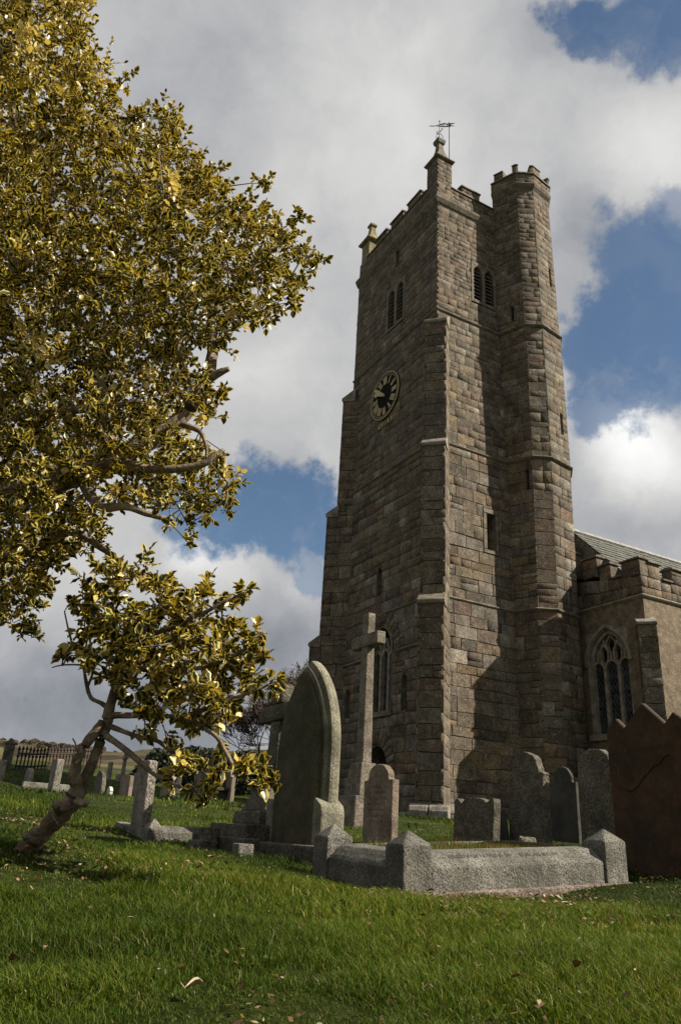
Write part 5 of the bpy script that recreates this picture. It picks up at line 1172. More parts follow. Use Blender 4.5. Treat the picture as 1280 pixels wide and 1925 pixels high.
CROWN_BLOBS = [(-1.46,3.83,2.61,0.16),(-4.38,4.1,4.34,0.11),(-2.66,3.68,5.71,0.18),(-2.49,3.97,1.74,0.13),(-4.12,3.94,6.26,0.21),(-1.65,3.47,2.72,0.15),(-3.09,3.44,6.01,0.16),(-2.44,3.35,2.96,0.14),(-3.21,3.84,5.36,0.18),(-2.9,3.77,4.02,0.14),(-2.27,3.36,3.11,0.12),(-2.96,3.91,2.48,0.16),(-1.57,3.41,2.22,0.13),(-4.25,3.91,5.11,0.2),(-2.18,3.61,5.12,0.16),(-5.06,4.06,8.2,0.23),(-1.46,3.78,2.16,0.13),(-1.31,3.6,2.27,0.13),(-2.99,3.93,2.03,0.08),(-1.84,3.64,2.54,0.13),(-2.19,3.4,4.66,0.15),(-2.29,3.81,2.32,0.15),(-1.24,3.64,2.43,0.14),(-0.98,3.8,2.9,0.16),(-1.34,3.36,3.17,0.14),(-2.7,3.63,2.78,0.15),(-2.52,3.79,3.05,0.16),(-2.29,3.87,2.06,0.15),(-1.88,3.45,3.49,0.16),(-1.24,3.82,2.73,0.13),(-1.04,3.86,3.58,0.16),(-2.01,3.48,2.84,0.14),(-2.46,3.72,4.71,0.17),(-2.89,3.42,4.13,0.17),(-3.93,4.02,8.38,0.12),(-1.79,3.92,3.69,0.18),(-2.05,3.96,5.26,0.16),(-3.56,3.83,3.47,0.14),(-2.55,3.49,4.09,0.15),(-2.32,4.07,6.19,0.2),(-2.94,3.94,5.43,0.18),(-3.32,3.74,3.09,0.14),(-0.83,3.72,2.17,0.14),(-4.03,3.94,6.88,0.19),(-1.77,3.74,4.11,0.17),(-2.77,3.63,3.58,0.15),(-1.92,4.01,1.78,0.14),(-1.22,3.72,3.16,0.16),(-1.41,3.56,4.25,0.17),(-2.11,3.65,3.53,0.14),(-2.72,3.87,2.15,0.15),(-1.64,3.88,2.62,0.13),(-1.69,3.84,1.77,0.14),(-3.46,3.79,4.79,0.16),(-3.39,3.78,2.85,0.13),(-0.75,3.87,4.28,0.16),(-4.37,3.94,7.26,0.22),(-1.13,4.04,4.76,0.17),(-1.33,3.7,4.67,0.15),(-1.73,3.63,4.32,0.14),(-4.34,3.76,6.5,0.19),(-3.28,3.45,5.08,0.16),(-2.86,3.37,3.63,0.16),(-2.2,4.04,1.68,0.09),(-2.67,3.79,5.56,0.19),(-4.35,3.83,7.78,0.19),(-3.2,3.59,3.65,0.15),(-3.45,4.08,2.45,0.08),(-3.43,3.68,7.06,0.19),(-1.95,3.74,2.16,0.15),(-2.75,3.99,6.9,0.19),(-1.71,3.66,1.84,0.12),(-2.15,3.81,5.02,0.16),(-3.38,3.94,6.02,0.21),(-0.78,3.98,3.46,0.08),(-0.85,3.59,3.94,0.14),(-3.48,4.04,2.73,0.14),(-1.84,3.46,3.18,0.14),(-1.25,3.72,2.95,0.16),(-1.36,3.52,3.64,0.13),(-1.65,3.46,3.1,0.13),(-1.63,3.76,3.08,0.16),(-4.62,3.88,6.34,0.11),(-1.06,4.03,2.34,0.14),(-4.06,3.86,4.57,0.17),(-1.79,4.1,1.61,0.07),(-1.94,3.82,2.82,0.15),(-3.97,4.0,4.18,0.17),(-2.19,3.4,3.77,0.14),(-2.35,3.89,3.44,0.16),(-2.05,3.89,1.93,0.15),(-3.16,3.39,3.78,0.14),(-2.49,3.57,2.34,0.14),(-1.76,3.75,4.84,0.17),(-2.81,3.51,3.25,0.14),(-2.3,3.9,4.87,0.17),(-1.07,3.38,3.31,0.12),(-2.32,4.1,6.6,0.12),(-1.2,3.89,4.02,0.16),(-4.06,3.76,5.53,0.18),(-0.61,3.87,3.79,0.16),(-3.62,3.53,6.67,0.18),(-0.76,3.65,3.43,0.17),(-3.27,4.04,7.68,0.14),(-0.87,3.46,3.58,0.13),(-1.76,3.52,3.74,0.16),(-1.35,3.79,2.02,0.14),(-0.9,4.01,2.58,0.13),(-1.87,3.42,3.77,0.14),(-2.46,3.83,4.41,0.17),(-1.97,3.77,2.41,0.15),(-2.83,3.6,6.08,0.17),(-3.87,4.04,3.39,0.11),(-3.86,3.79,5.06,0.18),(-1.04,3.83,2.71,0.14),(-1.18,3.36,3.69,0.14),(-1.32,3.4,2.62,0.12),(-1.59,3.58,2.0,0.13),(-3.79,3.9,4.66,0.16),(-2.39,3.72,2.73,0.13),(-1.07,3.73,2.46,0.16),(-2.18,3.74,3.96,0.16),(-1.55,3.95,1.88,0.1),(-2.27,3.5,5.31,0.18),(-2.79,3.91,6.39,0.2),(-3.76,3.76,3.68,0.15),(-4.66,4.04,5.77,0.11),(-1.56,3.92,4.32,0.17),(-2.21,3.63,4.34,0.16),(-1.38,3.59,3.08,0.14),(-0.57,3.9,3.57,0.1),(-2.16,3.89,4.57,0.16),(-4.78,3.95,7.35,0.21),(-1.26,3.92,2.26,0.11),(-2.18,4.03,5.77,0.22),(-0.49,3.62,3.76,0.16),(-1.62,4.01,5.32,0.1),(-2.17,3.94,3.35,0.17),(-0.66,3.98,2.26,0.08),(-2.29,3.54,5.71,0.19),(-3.16,3.89,4.95,0.17),(-1.07,3.88,3.23,0.14),(-2.63,3.77,1.82,0.14),(-2.35,3.37,3.43,0.13),(-2.45,3.82,1.92,0.13),(-0.66,3.97,2.43,0.07),(-1.71,3.46,3.49,0.15),(-3.47,3.73,6.1,0.17),(-1.25,3.7,4.32,0.16),(-1.77,3.79,5.17,0.14),(-3.05,3.77,3.08,0.15),(-1.66,3.81,3.8,0.16),(-1.72,3.73,2.69,0.15),(-1.43,4.12,5.41,0.1),(-2.05,3.92,4.96,0.16),(-1.21,3.9,4.27,0.16),(-1.72,3.61,3.0,0.16),(-1.6,3.72,1.9,0.12),(-1.65,3.97,4.93,0.2),(-0.74,3.62,3.64,0.14),(-1.93,3.54,2.58,0.14),(-2.18,3.55,3.61,0.16),(-1.85,3.8,2.27,0.15),(-2.37,3.45,4.65,0.17),(-1.58,3.88,2.43,0.15),(-1.84,3.74,2.01,0.15),(-0.86,3.95,2.95,0.08),(-0.4,3.87,3.63,0.08),(-1.55,3.89,2.03,0.15),(-1.19,3.64,3.31,0.14),(-3.06,3.9,2.77,0.13),(-1.94,3.72,2.98,0.13),(-1.62,4.01,1.73,0.08),(-3.0,3.55,6.45,0.19),(-0.88,3.92,4.53,0.11),(-2.13,3.58,4.06,0.15),(-3.8,3.66,7.4,0.21),(-3.03,3.54,3.17,0.13),(-0.93,3.87,3.38,0.11),(-0.35,4.03,3.98,0.08),(-3.16,4.03,2.33,0.14),(-0.47,3.9,4.22,0.11),(-1.25,3.39,3.33,0.15),(-1.55,3.63,3.86,0.16),(-2.47,3.92,6.6,0.2),(-1.27,4.13,5.12,0.1),(-1.46,3.4,2.06,0.13),(-1.44,3.35,3.0,0.13),(-1.8,3.57,3.39,0.16),(-3.51,3.9,5.27,0.19),(-2.32,3.99,1.87,0.14),(-2.85,4.04,3.63,0.15),(-3.32,4.31,7.84,0.18),(-1.85,4.11,1.98,0.14),(-3.78,4.16,6.32,0.2),(-3.08,4.04,2.81,0.17),(-0.94,4.23,2.79,0.1),(-3.91,4.13,3.29,0.08),(-1.31,4.32,5.1,0.2),(-1.49,4.21,3.65,0.19),(-2.2,4.32,2.54,0.15),(-2.81,4.04,2.31,0.15),(-1.65,4.16,3.94,0.18),(-0.84,4.16,3.93,0.17),(-2.26,4.11,3.66,0.19),(-1.79,4.29,3.69,0.18),(-2.13,4.26,4.2,0.18),(-2.42,4.28,6.05,0.2),(-1.85,4.15,5.15,0.2),(-2.71,4.41,2.66,0.17),(-3.83,4.49,7.23,0.24),(-1.29,4.1,4.18,0.16),(-1.71,4.18,4.67,0.19),(-4.18,4.11,8.38,0.26),(-3.27,4.13,5.32,0.17),(-2.8,4.01,5.24,0.18),(-1.8,4.42,3.08,0.15),(-1.49,4.24,2.45,0.15),(-1.62,4.3,4.95,0.21),(-2.98,4.11,4.62,0.17),(-3.14,4.31,2.23,0.15),(-3.25,4.33,4.2,0.19),(-2.38,4.53,3.32,0.2),(-4.5,4.37,5.12,0.22),(-1.58,4.3,5.29,0.18),(-2.76,4.33,1.81,0.15),(-4.54,4.2,7.15,0.21),(-2.58,4.22,3.46,0.19),(-3.45,4.11,2.65,0.15),(-1.15,4.35,3.5,0.13),(-2.94,3.98,6.48,0.18),(-4.67,4.15,5.41,0.11),(-2.0,4.36,5.96,0.11),(-1.88,4.14,1.64,0.07),(-2.55,4.5,5.79,0.2),(-4.68,4.32,8.06,0.22),(-3.76,4.55,5.35,0.21),(-4.89,4.15,6.35,0.12),(-2.28,3.96,4.16,0.17),(-5.1,4.33,7.19,0.25),(-3.47,4.18,4.08,0.16),(-2.24,4.2,3.42,0.18),(-4.69,4.11,8.38,0.21),(-1.93,4.0,3.34,0.16),(-2.66,4.39,2.24,0.17),(-2.87,4.39,3.37,0.18),(-2.19,4.49,5.21,0.18),(-4.16,4.12,6.24,0.22),(-2.82,4.5,4.61,0.21),(-3.04,4.15,6.05,0.21),(-2.9,4.41,6.77,0.23),(-3.65,3.96,5.56,0.19),(-4.24,4.51,7.59,0.25),(-1.26,4.02,2.63,0.13),(-2.45,4.49,5.25,0.21),(-0.95,4.32,3.69,0.09),(-2.42,4.36,6.58,0.18),(-1.54,4.0,2.5,0.16),(-3.01,4.18,6.41,0.2),(-1.02,4.23,4.66,0.19),(-1.28,4.37,2.56,0.17),(-1.33,4.48,3.1,0.16),(-3.87,4.48,3.34,0.16),(-1.06,4.27,4.01,0.17),(-3.9,4.06,7.59,0.21),(-5.13,4.43,8.02,0.22),(-2.16,4.13,1.75,0.13),(-2.63,4.05,4.88,0.18),(-3.98,4.4,3.92,0.16),(-2.24,4.22,2.15,0.15),(-2.02,4.19,3.18,0.17),(-1.78,4.28,2.41,0.16),(-4.52,4.4,4.35,0.16),(-3.07,4.2,3.19,0.17),(-2.74,4.38,3.03,0.18),(-1.93,4.08,3.67,0.15),(-2.46,4.2,4.7,0.18),(-3.67,4.16,5.35,0.17),(-1.59,4.17,2.06,0.16),(-3.21,3.96,3.28,0.18),(-2.25,4.35,5.77,0.18),(-4.49,4.32,6.04,0.2),(-4.12,4.54,4.54,0.2),(-1.65,4.34,4.5,0.17),(-1.13,4.11,3.1,0.15),(-0.92,4.21,4.23,0.17),(-1.46,4.32,2.16,0.08),(-1.61,4.21,3.38,0.16),(-1.28,4.35,4.85,0.21),(-1.57,4.35,5.71,0.11),(-3.84,4.53,4.99,0.19),(-2.07,3.99,2.58,0.14),(-2.18,4.16,5.2,0.18),(-2.69,4.32,6.92,0.19),(-1.88,4.24,4.37,0.18),(-4.43,4.25,4.63,0.2),(-2.35,4.17,6.79,0.1),(-1.28,4.1,3.32,0.17),(-2.73,4.17,4.04,0.19),(-2.6,4.18,5.35,0.21),(-1.55,4.45,3.32,0.15),(-3.0,4.24,1.91,0.08),(-3.67,4.24,7.55,0.21),(-4.14,4.15,3.77,0.1),(-1.8,4.25,5.57,0.14),(-1.81,4.39,1.98,0.17),(-1.42,4.02,3.98,0.17),(-4.43,4.54,5.77,0.19),(-1.95,4.09,1.83,0.13),(-3.29,4.25,3.75,0.17),(-5.5,4.37,8.33,0.15),(-3.07,4.43,7.52,0.26),(-3.41,4.14,6.12,0.2),(-2.14,3.96,2.78,0.14),(-3.73,4.16,8.09,0.21),(-5.12,4.14,8.39,0.22),(-3.36,4.4,2.68,0.15),(-0.75,4.34,4.66,0.16),(-1.55,4.37,4.76,0.19),(-0.45,4.27,4.15,0.15),(-2.45,4.11,4.94,0.17),(-1.88,4.42,2.72,0.16),(-1.9,4.07,2.67,0.16),(-1.84,4.13,3.91,0.17),(-1.29,4.44,3.78,0.2),(-0.86,4.28,2.43,0.15),(-1.87,4.01,2.21,0.14),(-2.4,4.09,1.87,0.15),(-0.67,4.07,4.11,0.15),(-2.27,4.46,4.75,0.18),(-0.75,4.13,3.68,0.12),(-2.88,4.46,6.25,0.23),(-1.06,4.36,2.49,0.15),(-1.88,4.46,3.48,0.16),(-1.38,4.05,2.85,0.15),(-1.11,4.34,2.72,0.17),(-2.96,4.34,2.94,0.16),(-3.27,4.12,2.31,0.17),(-0.57,4.22,3.92,0.16),(-2.26,3.95,3.76,0.16),(-0.77,4.17,2.63,0.08),(-2.69,4.09,2.05,0.13),(-0.95,4.18,3.04,0.12),(-1.47,4.34,3.99,0.17),(-1.09,4.02,4.18,0.16),(-3.9,4.31,5.16,0.18),(-2.24,4.43,2.36,0.15),(-2.7,4.19,4.62,0.18),(-3.93,4.15,4.58,0.17),(-2.73,4.12,5.57,0.18),(-2.52,4.31,3.68,0.17),(-4.56,4.15,6.43,0.21),(-2.18,4.44,3.07,0.16),(-1.95,4.15,2.49,0.16),(-4.71,4.12,5.81,0.13),(-0.37,4.21,4.32,0.1),(-2.18,4.26,5.99,0.22),(-1.99,4.05,2.02,0.14),(-2.91,4.25,6.88,0.19),(-2.04,4.45,4.91,0.18),(-1.25,4.2,3.98,0.18),(-1.39,4.31,5.43,0.1),(-1.82,4.33,2.21,0.16),(-1.83,4.08,2.82,0.17),(-1.55,4.09,2.21,0.14),(-1.82,4.32,1.77,0.15),(-4.1,4.1,6.64,0.18),(-0.68,4.21,2.47,0.08),(-1.04,4.11,4.84,0.12),(-3.34,4.33,4.58,0.16),(-1.57,4.16,2.75,0.15),(-2.36,4.48,4.13,0.17),(-1.98,4.54,3.32,0.17),(-1.77,4.52,3.34,0.17),(-0.54,4.32,4.63,0.1),(-2.22,4.05,4.02,0.17),(-2.64,4.35,6.47,0.21),(-3.72,4.41,6.07,0.21),(-1.78,4.36,1.62,0.08),(-2.45,4.55,5.89,0.19),(-5.01,4.56,6.78,0.22),(-2.95,5.02,3.17,0.17),(-3.84,4.78,5.11,0.22),(-2.27,4.48,1.91,0.14),(-3.49,4.96,6.59,0.22),(-4.12,4.71,3.17,0.16),(-2.02,4.65,3.37,0.17),(-3.78,5.12,3.72,0.2),(-1.89,4.73,2.48,0.18),(-3.44,4.78,4.57,0.21),(-4.14,4.87,8.91,0.25),(-5.01,4.53,9.4,0.15),(-1.48,4.5,2.75,0.15),(-3.21,4.57,7.56,0.21),(-4.11,4.68,5.93,0.24),(-2.04,4.63,2.12,0.15),(-4.78,5.13,5.95,0.23),(-3.22,4.95,6.12,0.2),(-4.28,4.69,7.21,0.26),(-3.74,4.62,4.12,0.17),(-5.76,4.66,8.44,0.17),(-4.26,4.61,4.41,0.2),(-4.3,4.72,3.69,0.19),(-1.58,4.77,5.65,0.21),(-3.02,4.72,6.97,0.21),(-0.85,4.57,2.84,0.09),(-3.97,4.56,4.87,0.19),(-2.3,4.9,5.04,0.22),(-0.98,4.45,3.22,0.11),(-2.39,5.13,3.19,0.2),(-1.13,4.67,4.03,0.2),(-3.82,4.78,2.74,0.18),(-3.9,4.73,7.25,0.24),(-2.6,4.72,4.96,0.22),(-3.14,5.14,2.76,0.2),(-2.8,4.49,1.79,0.09),(-2.48,4.5,1.78,0.09),(-3.74,4.84,6.26,0.23),(-2.91,4.64,4.09,0.17),(-3.94,5.04,5.75,0.2),(-2.8,4.76,4.84,0.2),(-5.3,4.67,8.1,0.22),(-1.42,4.69,4.96,0.22),(-2.18,4.75,3.86,0.18),(-2.68,5.12,5.56,0.2),(-1.11,4.43,3.03,0.16),(-2.25,4.75,4.63,0.21),(-4.97,4.52,5.67,0.2),(-1.42,4.59,3.68,0.18),(-2.62,4.9,2.37,0.16),(-2.81,4.62,5.41,0.22),(-3.18,4.52,2.32,0.18),(-3.03,4.87,6.33,0.2),(-3.98,5.0,8.15,0.27),(-1.22,4.44,5.14,0.21),(-2.44,4.92,5.83,0.24),(-1.03,4.51,4.91,0.18),(-3.01,5.12,3.74,0.22),(-2.72,4.72,7.18,0.23),(-1.53,4.71,3.55,0.19),(-4.08,5.13,7.18,0.23),(-2.6,4.62,6.46,0.22),(-1.73,5.05,4.82,0.21),(-3.59,4.71,3.12,0.16),(-1.91,4.95,3.36,0.2),(-4.79,5.06,7.26,0.27),(-2.07,4.84,3.15,0.17),(-0.87,4.53,4.68,0.2),(-3.34,4.94,2.92,0.16),(-5.69,4.91,9.51,0.24),(-4.56,4.96,4.22,0.21),(-0.4,4.49,4.51,0.11),(-0.82,4.44,2.45,0.11),(-0.94,4.8,4.35,0.22),(-4.91,4.83,5.98,0.23),(-4.83,4.55,4.86,0.19),(-5.01,4.99,8.91,0.24),(-1.97,4.89,2.9,0.2),(-2.5,4.79,3.97,0.18),(-3.34,4.72,7.06,0.25),(-4.35,4.64,4.86,0.18),(-2.89,4.68,7.6,0.22),(-0.48,4.57,4.26,0.12),(-3.63,5.06,5.37,0.21),(-5.42,4.64,7.42,0.21),(-2.93,5.13,4.01,0.19),(-2.39,4.66,3.08,0.16),(-1.31,4.63,3.93,0.18),(-1.95,4.84,3.84,0.18),(-1.57,4.47,2.19,0.1),(-1.88,4.79,4.36,0.17),(-3.42,5.14,3.77,0.18),(-1.65,4.52,5.8,0.22),(-4.95,5.09,6.76,0.22),(-2.66,4.56,4.15,0.19),(-5.03,4.74,7.62,0.27),(-4.98,4.97,5.62,0.2),(-4.26,4.64,7.74,0.23),(-1.76,4.72,3.01,0.2),(-2.4,5.0,3.6,0.2),(-1.9,4.6,1.79,0.12),(-2.28,4.93,2.54,0.19),(-1.14,4.6,2.54,0.15),(-1.44,4.77,3.21,0.2),(-1.61,4.63,3.85,0.17),(-2.35,4.58,4.15,0.2),(-1.35,4.9,4.79,0.2),(-1.66,4.63,2.5,0.16),(-2.77,4.56,5.01,0.2),(-1.04,4.8,2.79,0.17),(-1.78,4.86,5.58,0.19),(-2.16,4.63,1.88,0.17),(-2.85,5.14,4.85,0.24),(-2.14,4.66,6.08,0.23),(-1.71,5.11,4.57,0.23),(-4.32,4.52,9.18,0.24),(-3.18,4.72,6.66,0.23),(-3.09,4.88,2.24,0.19),(-2.03,4.8,4.6,0.19),(-3.93,4.59,9.09,0.14),(-3.3,4.63,3.82,0.2),(-2.14,5.1,5.62,0.22),(-1.04,4.56,4.49,0.21),(-1.21,4.7,3.53,0.19),(-1.75,4.97,5.19,0.22),(-2.5,4.58,5.5,0.2),(-2.13,4.82,4.34,0.18),(-2.26,4.58,3.57,0.16),(-0.74,4.73,4.54,0.2),(-2.53,4.8,2.81,0.17),(-2.32,4.56,6.44,0.15),(-3.31,4.44,8.01,0.15),(-3.42,4.69,2.73,0.19),(-3.9,4.68,3.43,0.16),(-2.31,4.83,2.32,0.16),(-3.3,5.08,4.92,0.23),(-1.37,4.46,2.52,0.12),(-1.99,4.72,5.83,0.22),(-2.6,4.91,3.58,0.17),(-3.38,5.12,5.98,0.23),(-4.86,4.58,6.18,0.22),(-4.15,5.03,4.86,0.2),(-3.9,4.73,3.86,0.18),(-2.7,4.74,4.01,0.18),(-3.63,4.8,7.48,0.22),(-0.62,4.73,4.87,0.22),(-5.75,4.55,9.47,0.15),(-4.55,4.48,4.22,0.12),(-2.26,4.96,2.87,0.17),(-0.88,4.41,3.79,0.12),(-1.14,4.53,2.86,0.17),(-1.42,4.86,4.45,0.22),(-3.54,4.57,2.36,0.13),(-2.19,5.05,5.89,0.24),(-3.15,4.64,1.96,0.12),(-3.06,5.1,6.27,0.24),(-4.64,4.9,9.1,0.23),(-5.0,4.56,5.28,0.11),(-2.37,4.88,2.7,0.18),(-1.94,4.9,4.92,0.18),(-2.09,4.95,2.41,0.16),(-1.2,4.92,4.54,0.21),(-2.8,4.88,2.19,0.16),(-0.71,4.39,2.58,0.09),(-0.96,4.49,2.35,0.08),(-5.35,4.68,6.62,0.15),(-1.86,4.56,1.95,0.13),(-1.97,4.93,4.19,0.2),(-3.05,4.63,7.31,0.21),(-1.64,4.82,3.37,0.18),(-2.22,4.61,2.06,0.18),(-3.43,5.05,3.31,0.21),(-0.81,4.66,5.06,0.16),(-2.23,4.75,5.26,0.2),(-1.13,4.42,3.58,0.14),(-1.79,4.67,3.47,0.2),(-2.96,4.78,6.7,0.2),(-1.27,4.48,2.67,0.17),(-4.25,4.87,6.64,0.26),(-1.53,4.86,5.41,0.21),(-4.96,4.98,8.22,0.28),(-2.79,5.08,3.45,0.2),(-1.3,4.56,3.28,0.19),(-2.34,4.95,4.28,0.18),(-2.44,4.8,2.5,0.19),(-0.65,4.49,4.02,0.11),(-1.77,4.47,2.08,0.13),(-4.08,4.76,5.53,0.2),(-1.72,4.74,2.76,0.17),(-2.5,4.47,7.16,0.11),(-0.68,4.3,5.05,0.09),(-1.86,4.2,5.96,0.08),(-0.4,4.3,4.76,0.08),(-0.28,4.3,4.32,0.08),(-1.59,4.0,1.48,0.06),(-1.71,4.0,1.52,0.08),(-2.5,4.2,6.69,0.1),(-2.54,4.2,6.24,0.13),(-0.81,4.1,3.1,0.07),(-0.82,4.1,2.97,0.09),(-0.85,4.1,2.89,0.07),(-0.86,4.1,2.09,0.06),(-0.72,4.1,2.68,0.06),(-2.9,4.2,6.72,0.11)]
BUSH_BLOBS = [(-0.48,3.56,1.12,0.1),(-0.75,3.53,1.38,0.08),(-0.94,3.52,1.51,0.08),(-0.88,3.59,1.67,0.07),(-1.21,3.66,1.61,0.06),(-0.65,3.62,1.63,0.07),(-0.8,3.6,1.2,0.09),(-0.58,3.54,1.41,0.1),(-0.85,3.6,1.06,0.07),(-1.06,3.67,1.26,0.09),(-0.5,3.64,1.33,0.09),(-0.62,3.67,1.05,0.07),(-0.67,3.57,1.25,0.1),(-1.09,3.63,1.49,0.1),(-0.75,3.6,1.01,0.06),(-1.21,3.69,1.45,0.07),(-0.68,3.6,1.51,0.1),(-1.07,3.58,1.62,0.09),(-0.86,3.46,1.34,0.08),(-1.02,3.64,1.35,0.09),(-0.39,3.67,1.43,0.07),(-0.64,3.53,1.14,0.09),(-0.83,3.6,1.57,0.09),(-0.55,3.5,1.18,0.09),(-1.03,3.62,1.74,0.09),(-0.93,3.65,1.23,0.08),(-0.38,3.68,1.28,0.07),(-0.56,3.7,1.59,0.07),(-0.77,3.65,1.68,0.06),(-1.16,3.65,1.3,0.07),(-0.75,3.55,1.1,0.08),(-0.49,3.66,1.48,0.06),(-0.84,3.7,1.05,0.07),(-0.92,3.77,1.48,0.11),(-0.5,3.7,1.11,0.07),(-1.16,3.78,1.73,0.1),(-0.69,3.7,1.05,0.08),(-0.8,3.76,1.61,0.09),(-0.67,3.72,1.17,0.1),(-0.53,3.77,1.52,0.06),(-0.56,3.79,1.41,0.09),(-0.76,3.73,1.35,0.1),(-1.06,3.77,1.56,0.1),(-0.94,3.71,1.18,0.06),(-0.95,3.67,1.36,0.09),(-1.19,3.76,1.51,0.09),(-0.55,3.75,1.66,0.07),(-0.71,3.83,1.51,0.11),(-0.95,3.76,1.7,0.09),(-0.56,3.71,1.27,0.1),(-1.07,3.7,1.34,0.1),(-0.87,3.67,1.27,0.09),(-0.8,3.81,1.24,0.09),(-0.66,3.72,1.65,0.08),(-0.45,3.74,1.28,0.07),(-1.05,3.76,1.78,0.08),(-0.41,3.8,1.49,0.07),(-1.22,3.72,1.62,0.08),(-1.22,3.76,1.38,0.07),(-1.06,3.71,1.23,0.07),(-0.58,3.71,1.05,0.07),(-0.55,3.87,1.69,0.07),(-0.74,3.9,1.11,0.11),(-0.61,3.91,1.09,0.06),(-1.01,3.92,1.62,0.11),(-0.42,3.86,1.49,0.08),(-1.08,3.85,1.78,0.1),(-1.07,3.89,1.24,0.06),(-0.88,3.8,1.05,0.07),(-0.91,3.84,1.74,0.07),(-0.79,3.86,1.27,0.09),(-0.98,3.9,1.16,0.07),(-0.89,3.94,1.43,0.1),(-0.79,3.85,1.61,0.11),(-1.09,3.87,1.44,0.1),(-1.18,3.84,1.68,0.11),(-0.72,4.03,1.46,0.1),(-1.23,3.87,1.54,0.09),(-0.57,3.87,1.47,0.11),(-0.67,3.85,1.57,0.1),(-0.47,3.82,1.39,0.07),(-1.19,3.87,1.34,0.07),(-0.43,3.85,1.28,0.07),(-0.63,3.9,1.31,0.09),(-0.71,3.86,1.71,0.08),(-0.94,3.96,1.32,0.09),(-0.53,3.83,1.23,0.1),(-1.1,3.85,1.56,0.1),(-0.49,3.85,1.13,0.07),(-0.98,3.88,1.49,0.1),(-0.68,3.96,1.2,0.09),(-0.84,3.84,1.16,0.1),(-0.89,4.01,1.56,0.12),(-1.21,3.87,1.82,0.06),(-0.64,3.6,0.88,0.06),(-0.58,3.58,0.82,0.07),(-0.55,3.55,0.76,0.06),(-0.5,3.52,0.71,0.04),(-0.66,3.6,0.79,0.04),(-0.48,3.7,0.94,0.04),(-0.47,3.6,0.83,0.03),(-0.49,3.55,0.77,0.03),(-0.33,3.5,0.82,0.06),(-0.26,3.5,0.8,0.06),(-0.21,3.5,0.78,0.03),(-0.37,3.5,0.85,0.03),(-0.31,3.55,0.86,0.05),(-1.37,3.9,1.36,0.04),(-1.31,3.95,1.43,0.05),(-1.27,3.9,1.57,0.06),(-1.34,3.95,1.71,0.06),(-1.41,3.95,1.64,0.04),(-0.3,3.6,1.22,0.05),(-0.27,3.6,1.25,0.03),(-0.36,3.7,1.49,0.04),(-0.46,3.7,1.7,0.04),(-0.33,3.65,1.36,0.03)]
CROWN_LIMBS = [[(-2.583,4.4,0.378,0.172),(-2.721,4.4,1.193,0.156),(-2.661,4.35,1.806,0.138),(-2.372,4.2,2.169,0.106),(-1.929,4.1,2.323,0.084),(-1.536,4.05,2.462,0.068),(-1.337,4.0,2.561,0.059),(-1.159,3.98,2.643,0.053),(-1.008,3.98,2.796,0.047),(-0.921,4.0,2.96,0.045),(-0.862,4.02,3.166,0.039),(-0.868,4.05,3.404,0.034),(-0.91,4.1,3.644,0.028),(-0.8,4.15,3.929,0.018),(-0.62,4.2,4.281,0.011)],[(-0.874,4.0,3.103,0.033),(-0.796,3.98,3.156,0.026),(-0.73,3.97,3.188,0.016)],[(-2.372,4.2,2.169,0.094),(-2.703,4.6,3.443,0.075),(-2.588,4.8,4.671,0.055),(-2.547,4.8,5.516,0.04),(-2.578,4.8,6.322,0.028),(-2.599,4.7,7.142,0.019),(-2.689,4.7,8.033,0.015)],[(-2.588,4.8,4.671,0.042),(-1.928,4.6,4.802,0.029),(-1.389,4.45,4.961,0.02),(-0.981,4.35,5.05,0.012)],[(-1.929,4.1,2.323,0.044),(-1.833,3.95,2.707,0.028),(-1.594,3.85,2.757,0.025),(-1.368,3.8,2.77,0.018),(-1.18,3.8,2.832,0.015)],[(-1.536,4.05,2.462,0.037),(-1.267,3.85,2.456,0.027),(-1.098,3.8,2.402,0.023),(-0.923,3.8,2.406,0.023),(-0.772,3.8,2.449,0.021),(-0.727,3.8,2.498,0.015),(-0.673,3.8,2.545,0.009)],[(-1.536,4.05,2.462,0.037),(-1.341,3.9,2.206,0.027),(-1.178,3.85,2.188,0.02),(-1.057,3.85,2.154,0.017),(-0.946,3.85,2.13,0.014)],[(-0.921,4.0,2.96,0.023),(-0.965,3.9,3.1,0.016),(-1.023,3.85,3.213,0.013),(-1.021,3.85,3.29,0.01)],[(-2.661,4.35,1.806,0.075),(-2.19,4.1,1.881,0.048),(-1.747,4.0,1.935,0.029),(-1.49,3.95,2.058,0.024),(-1.283,3.9,1.958,0.017),(-1.164,3.88,1.882,0.011)],[(-2.588,4.8,4.671,0.038),(-2.77,4.6,5.458,0.03),(-2.989,4.5,6.422,0.022),(-3.159,4.4,7.356,0.019)],[(-2.703,4.6,3.443,0.067),(-3.365,4.4,4.163,0.061),(-4.239,4.5,5.818,0.043),(-4.762,4.5,7.825,0.024)],[(-1.337,4.0,2.561,0.04),(-1.549,4.2,3.02,0.037),(-1.667,4.4,3.596,0.033),(-1.548,4.5,4.09,0.023)],[(-1.008,3.98,2.796,0.019),(-0.854,3.95,2.735,0.016),(-0.796,3.93,2.622,0.012),(-0.785,3.92,2.542,0.009)]]
